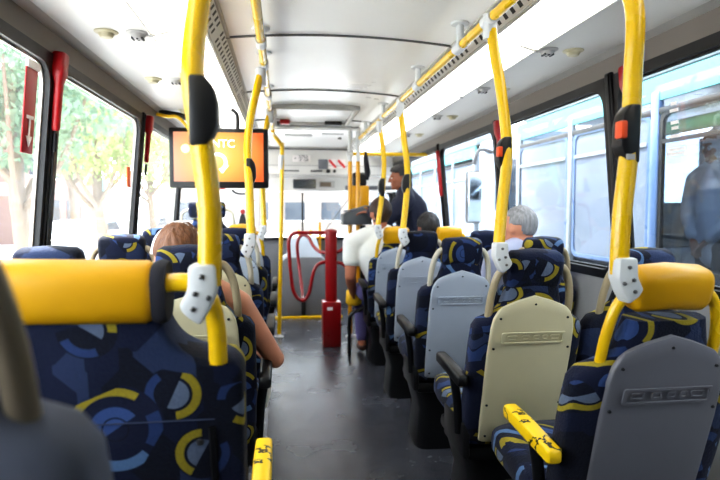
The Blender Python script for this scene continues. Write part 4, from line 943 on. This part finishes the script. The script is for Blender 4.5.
def car(x, y, m, label, rz=0):
    t = thing('parked_car', label, 'car', (x, y, GZ), rz)
    pr = [(-2.1, .3), (-2.15, .75), (-1.95, .95), (-1.2, 1.0), (-.65, 1.42), (.75, 1.46), (1.45, 1.02), (2.0, .9), (2.15, .6), (2.1, .3)]
    obj('body', prism(B(), [(-.85, a, b) for a, b in pr], Vector((1.7, 0, 0)), .06), m, t, smooth=50)
    g = [(-.98, 1.03), (-.55, 1.37), (.7, 1.40), (1.2, 1.03)]
    for s in (-1, 1): obj('side_window', prism(B(), [(s*.853, a, b) for a, b in g], Vector((s*.01, 0, 0))), 'darkglass', t)
    obj('rear_window', box(B(), (0, 1.12, 1.24), (1.4, .03, .36), .01, Euler((R(58-90), 0, 0))), 'darkglass', t)
    for a in (-1.35, 1.35):
        for s in (-1, 1): obj('wheel', lathe(B(), [(.2, -.1), (.31, -.1), (.33, -.06), (.33, .06), (.31, .1), (.2, .1)], 24, (s*.8, a, .33), Matrix.Rotation(R(90), 4, 'Y')), 'tyre', t)
car(-6.6, 18.8, 'carwhite', 'white car parked by the kerb beyond the grey shelter')
car(-6.7, 27.0, 'carwhite', 'second white car parked further along the kerb')
# neighbouring bus: long body with window row
def big_bus(x, y0, y1, label, m='buswhite', near_dark=True):
    L = y1-y0; t = thing('city_bus', label, 'bus', (x, y0, GZ))
    W = 2.4; G = -GZ
    obj('lower_body', box(B(), (W/2, L/2, (1.32+.28)/2), (W, L, 1.04), .04), m, t)
    obj('roof', box(B(), (W/2, L/2, 2.98), (W, L, .34), .1), m, t)
    obj('cant_band', box(B(), (.0, L/2, 2.72), (.03, L, .18)), 'cyan', t)
    obj('roof_rail', box(B(), (.02, L/2, 2.55), (.08, L-.1, .05), .01), 'darkmetal', t)
    obj('far_side', box(B(), (W-.02, L/2, 2.0), (.03, L, 1.4)), 'busdark', t)
    obj('inner_floor', box(B(), (W/2, L/2, 1.34), (W-.1, L-.1, .04)), 'busdark', t)
    obj('rear_end', box(B(), (W/2, .02, 2.0), (W, .04, 1.4)), m, t); fe = obj('front_end', box(B(), (W/2, L-.02, 1.6), (W, .04, .6)), m, t)
    obj('windscreen', box(B(), (W/2, L-.02, 2.3), (W-.1, .03, .9)), 'buspane', t)
    n = max(2, int(round(L/1.22))); 
    for k in range(n+1):
        yy = min(L-.04, max(.04, k*L/n)); obj('pillar', box(B(), (.0, yy, 2.0), (.05, .07 if k % 2 else .09, 1.4), .01), m if yy+y0 > 3.9 else 'busblue', t)
    for k in range(n):
        a = k*L/n+.05; b = (k+1)*L/n-.05; dark = (y0+(a+b)/2) < 3.95 and near_dark
        f = obj('window', frame_ring(B(), rrect(b-a, 1.18, .08), rrect(b-a-.07, 1.11, .07), .03), 'darkmetal' if dark else 'busblue', t, (.0, (a+b)/2, 1.96))
        obj('pane', box(B(), (.0, 0, 0), (.008, b-a-.06, 1.12)), 'buspane' if dark else 'palepane', f, smooth=0)
        obj('transom', box(B(), (-.01, 0, .36), (.02, b-a-.08, .03)), 'darkmetal' if dark else 'buswhite', f)
    for yy in (1.4, L-1.6):
        obj('wheel', lathe(B(), [(.3, -.12), (.46, -.12), (.5, -.06), (.5, .06), (.46, .12), (.3, .12)], 28, (.1, yy, .5), Matrix.Rotation(R(90), 4, 'Y')), 'tyre', t)
    return t
bus = big_bus(2.5, -3.6, 6.4, 'pale blue city bus standing close alongside the windows')
obj('green_strip', box(B(), (.2, 6.6, 2.45), (.03, 3.0, .1)), 'busgreen', bus)
obj('inner_pole', cyl(B(), (.6, 6.55, 1.34), (.6, 6.55, 2.9), .02), 'clamp', bus)
t2 = big_bus(2.75, 8.6, 18, 'second white bus ahead with a large hanging mirror', near_dark=False)
t2.rotation_euler = (0, 0, 0)
obj('nose', box(B(), (1.2, -.05, 1.75), (2.3, .3, 2.3), .12), 'bluegrey', t2)
obj('rear_screen', box(B(), (1.2, -.22, 2.2), (1.9, .03, .8), .04), 'darkglass', t2)
obj('mirror_arm', tube(B(), [(.2, -.2, 2.7), (-.05, -.3, 2.72), (-.14, -.32, 2.5)], .03, 8), 'ink', t2)
mi = obj('mirror_shell', box(B(), (-.14, -.32, 2.0), (.26, .12, .8), .05), 'ink', t2)
obj('mirror_face', box(B(), (-.14, -.385, 2.0), (.22, .01, .74), .004), 'mirror', mi)
t = thing('station_canopy', 'white station canopy with turquoise fascia beyond the buses', 'canopy', (6.2, 20.5, GZ))
obj('roof', box(B(), (0, 3, 3.6), (4.5, 9, .5), .05), 'buswhite', t); obj('fascia', box(B(), (0, -1.55, 3.42), (4.6, .1, .3), .02), 'cyan', t); obj('fascia', box(B(), (-2.3, 3, 3.05), (.1, 9, .3), .02), 'cyan', t)
for dy in (0, 6): obj('column', cyl(B(), (0, dy, 0), (0, dy, 3.4), .14), 'buswhite', t)
# hooded passenger in the neighbouring bus
J = dict(neck=(2.98, 3.50, 1.62), chest=(3.0, 3.5, 1.38), pelvis=(3.02, 3.5, .95), sl=(2.96, 3.3, 1.5), el=(2.92, 3.26, 1.22), wl=(2.86, 3.42, 1.05), sr=(2.98, 3.7, 1.5), er=(2.94, 3.74, 1.22), wr=(2.88, 3.6, 1.05), hl=(3.0, 3.4, .9), kl=(3.0, 3.4, .86), al=(3, 3.4, .84), hr=(3, 3.6, .9), kr=(3, 3.6, .86), ar=(3, 3.6, .84))
J = {k: (v[0], v[1]+.36, v[2]) for k, v in J.items()}
p = figure('passenger in grey hooded sweatshirt standing inside the neighbouring bus', (2.96, 3.86, 1.74), (-1, -.1, -.1), J, 'skin3', 'hoodie', 'hair_black', dict(length=-.06, puff=.01), legs=False, sleeve=.95, sex=1.15)
bm = B(); F = head_frame((-1, -.1, -.1)); ell(bm, (3.0, 3.86, 1.76), (.11, .13, .15), F); melt('hood', bm, 'hoodie', p, .012, 3)
bm = B()
J2 = [((3.0, 3.78, .98), .11), ((3.0, 3.78, .84), .09)]; chain(bm, *[(a, b) for a, b in J2]); chain(bm, ((3.0, 3.94, .98), .11), ((3.0, 3.94, .84), .09)); melt('trousers', bm, 'darkcloth', p, .012, 3)

# ------------------------------------------------------------------ light
w = bpy.data.worlds.new('sky'); SC.world = w; w.use_nodes = True
nt = w.node_tree; bg = nt.nodes['Background']; sky = nt.nodes.new('ShaderNodeTexSky'); sky.sky_type = 'HOSEK_WILKIE'; sky.turbidity = 6; sky.ground_albedo = .6
sky.sun_direction = Vector((-.35, .45, .8)).normalized()
mx = nt.nodes.new('ShaderNodeMix'); mx.data_type = 'RGBA'; mx.inputs[0].default_value = .8; mx.inputs[7].default_value = (.93, .97, 1, 1)
nt.links.new(sky.outputs[0], mx.inputs[6]); nt.links.new(mx.outputs[2], bg.inputs[0]); bg.inputs[1].default_value = 7.0
sun = bpy.data.lights.new('sun', 'SUN'); so = bpy.data.objects.new('sun', sun); C.objects.link(so); sun.energy = 12.0; sun.angle = R(2); sun.color = (1, .97, .9)
so.rotation_euler = Vector((.35, -.45, -.8)).to_track_quat('-Z', 'Y').to_euler(); so.location = (-10, 10, 20)
SC.view_settings.view_transform = 'Standard'; SC.view_settings.look = 'Medium High Contrast'; SC.view_settings.exposure = 0.52
SC.cycles.use_denoising = True; SC.cycles.max_bounces = 10; SC.cycles.transparent_max_bounces = 24; SC.cycles.diffuse_bounces = 5
SC.cycles.sample_clamp_indirect = 8
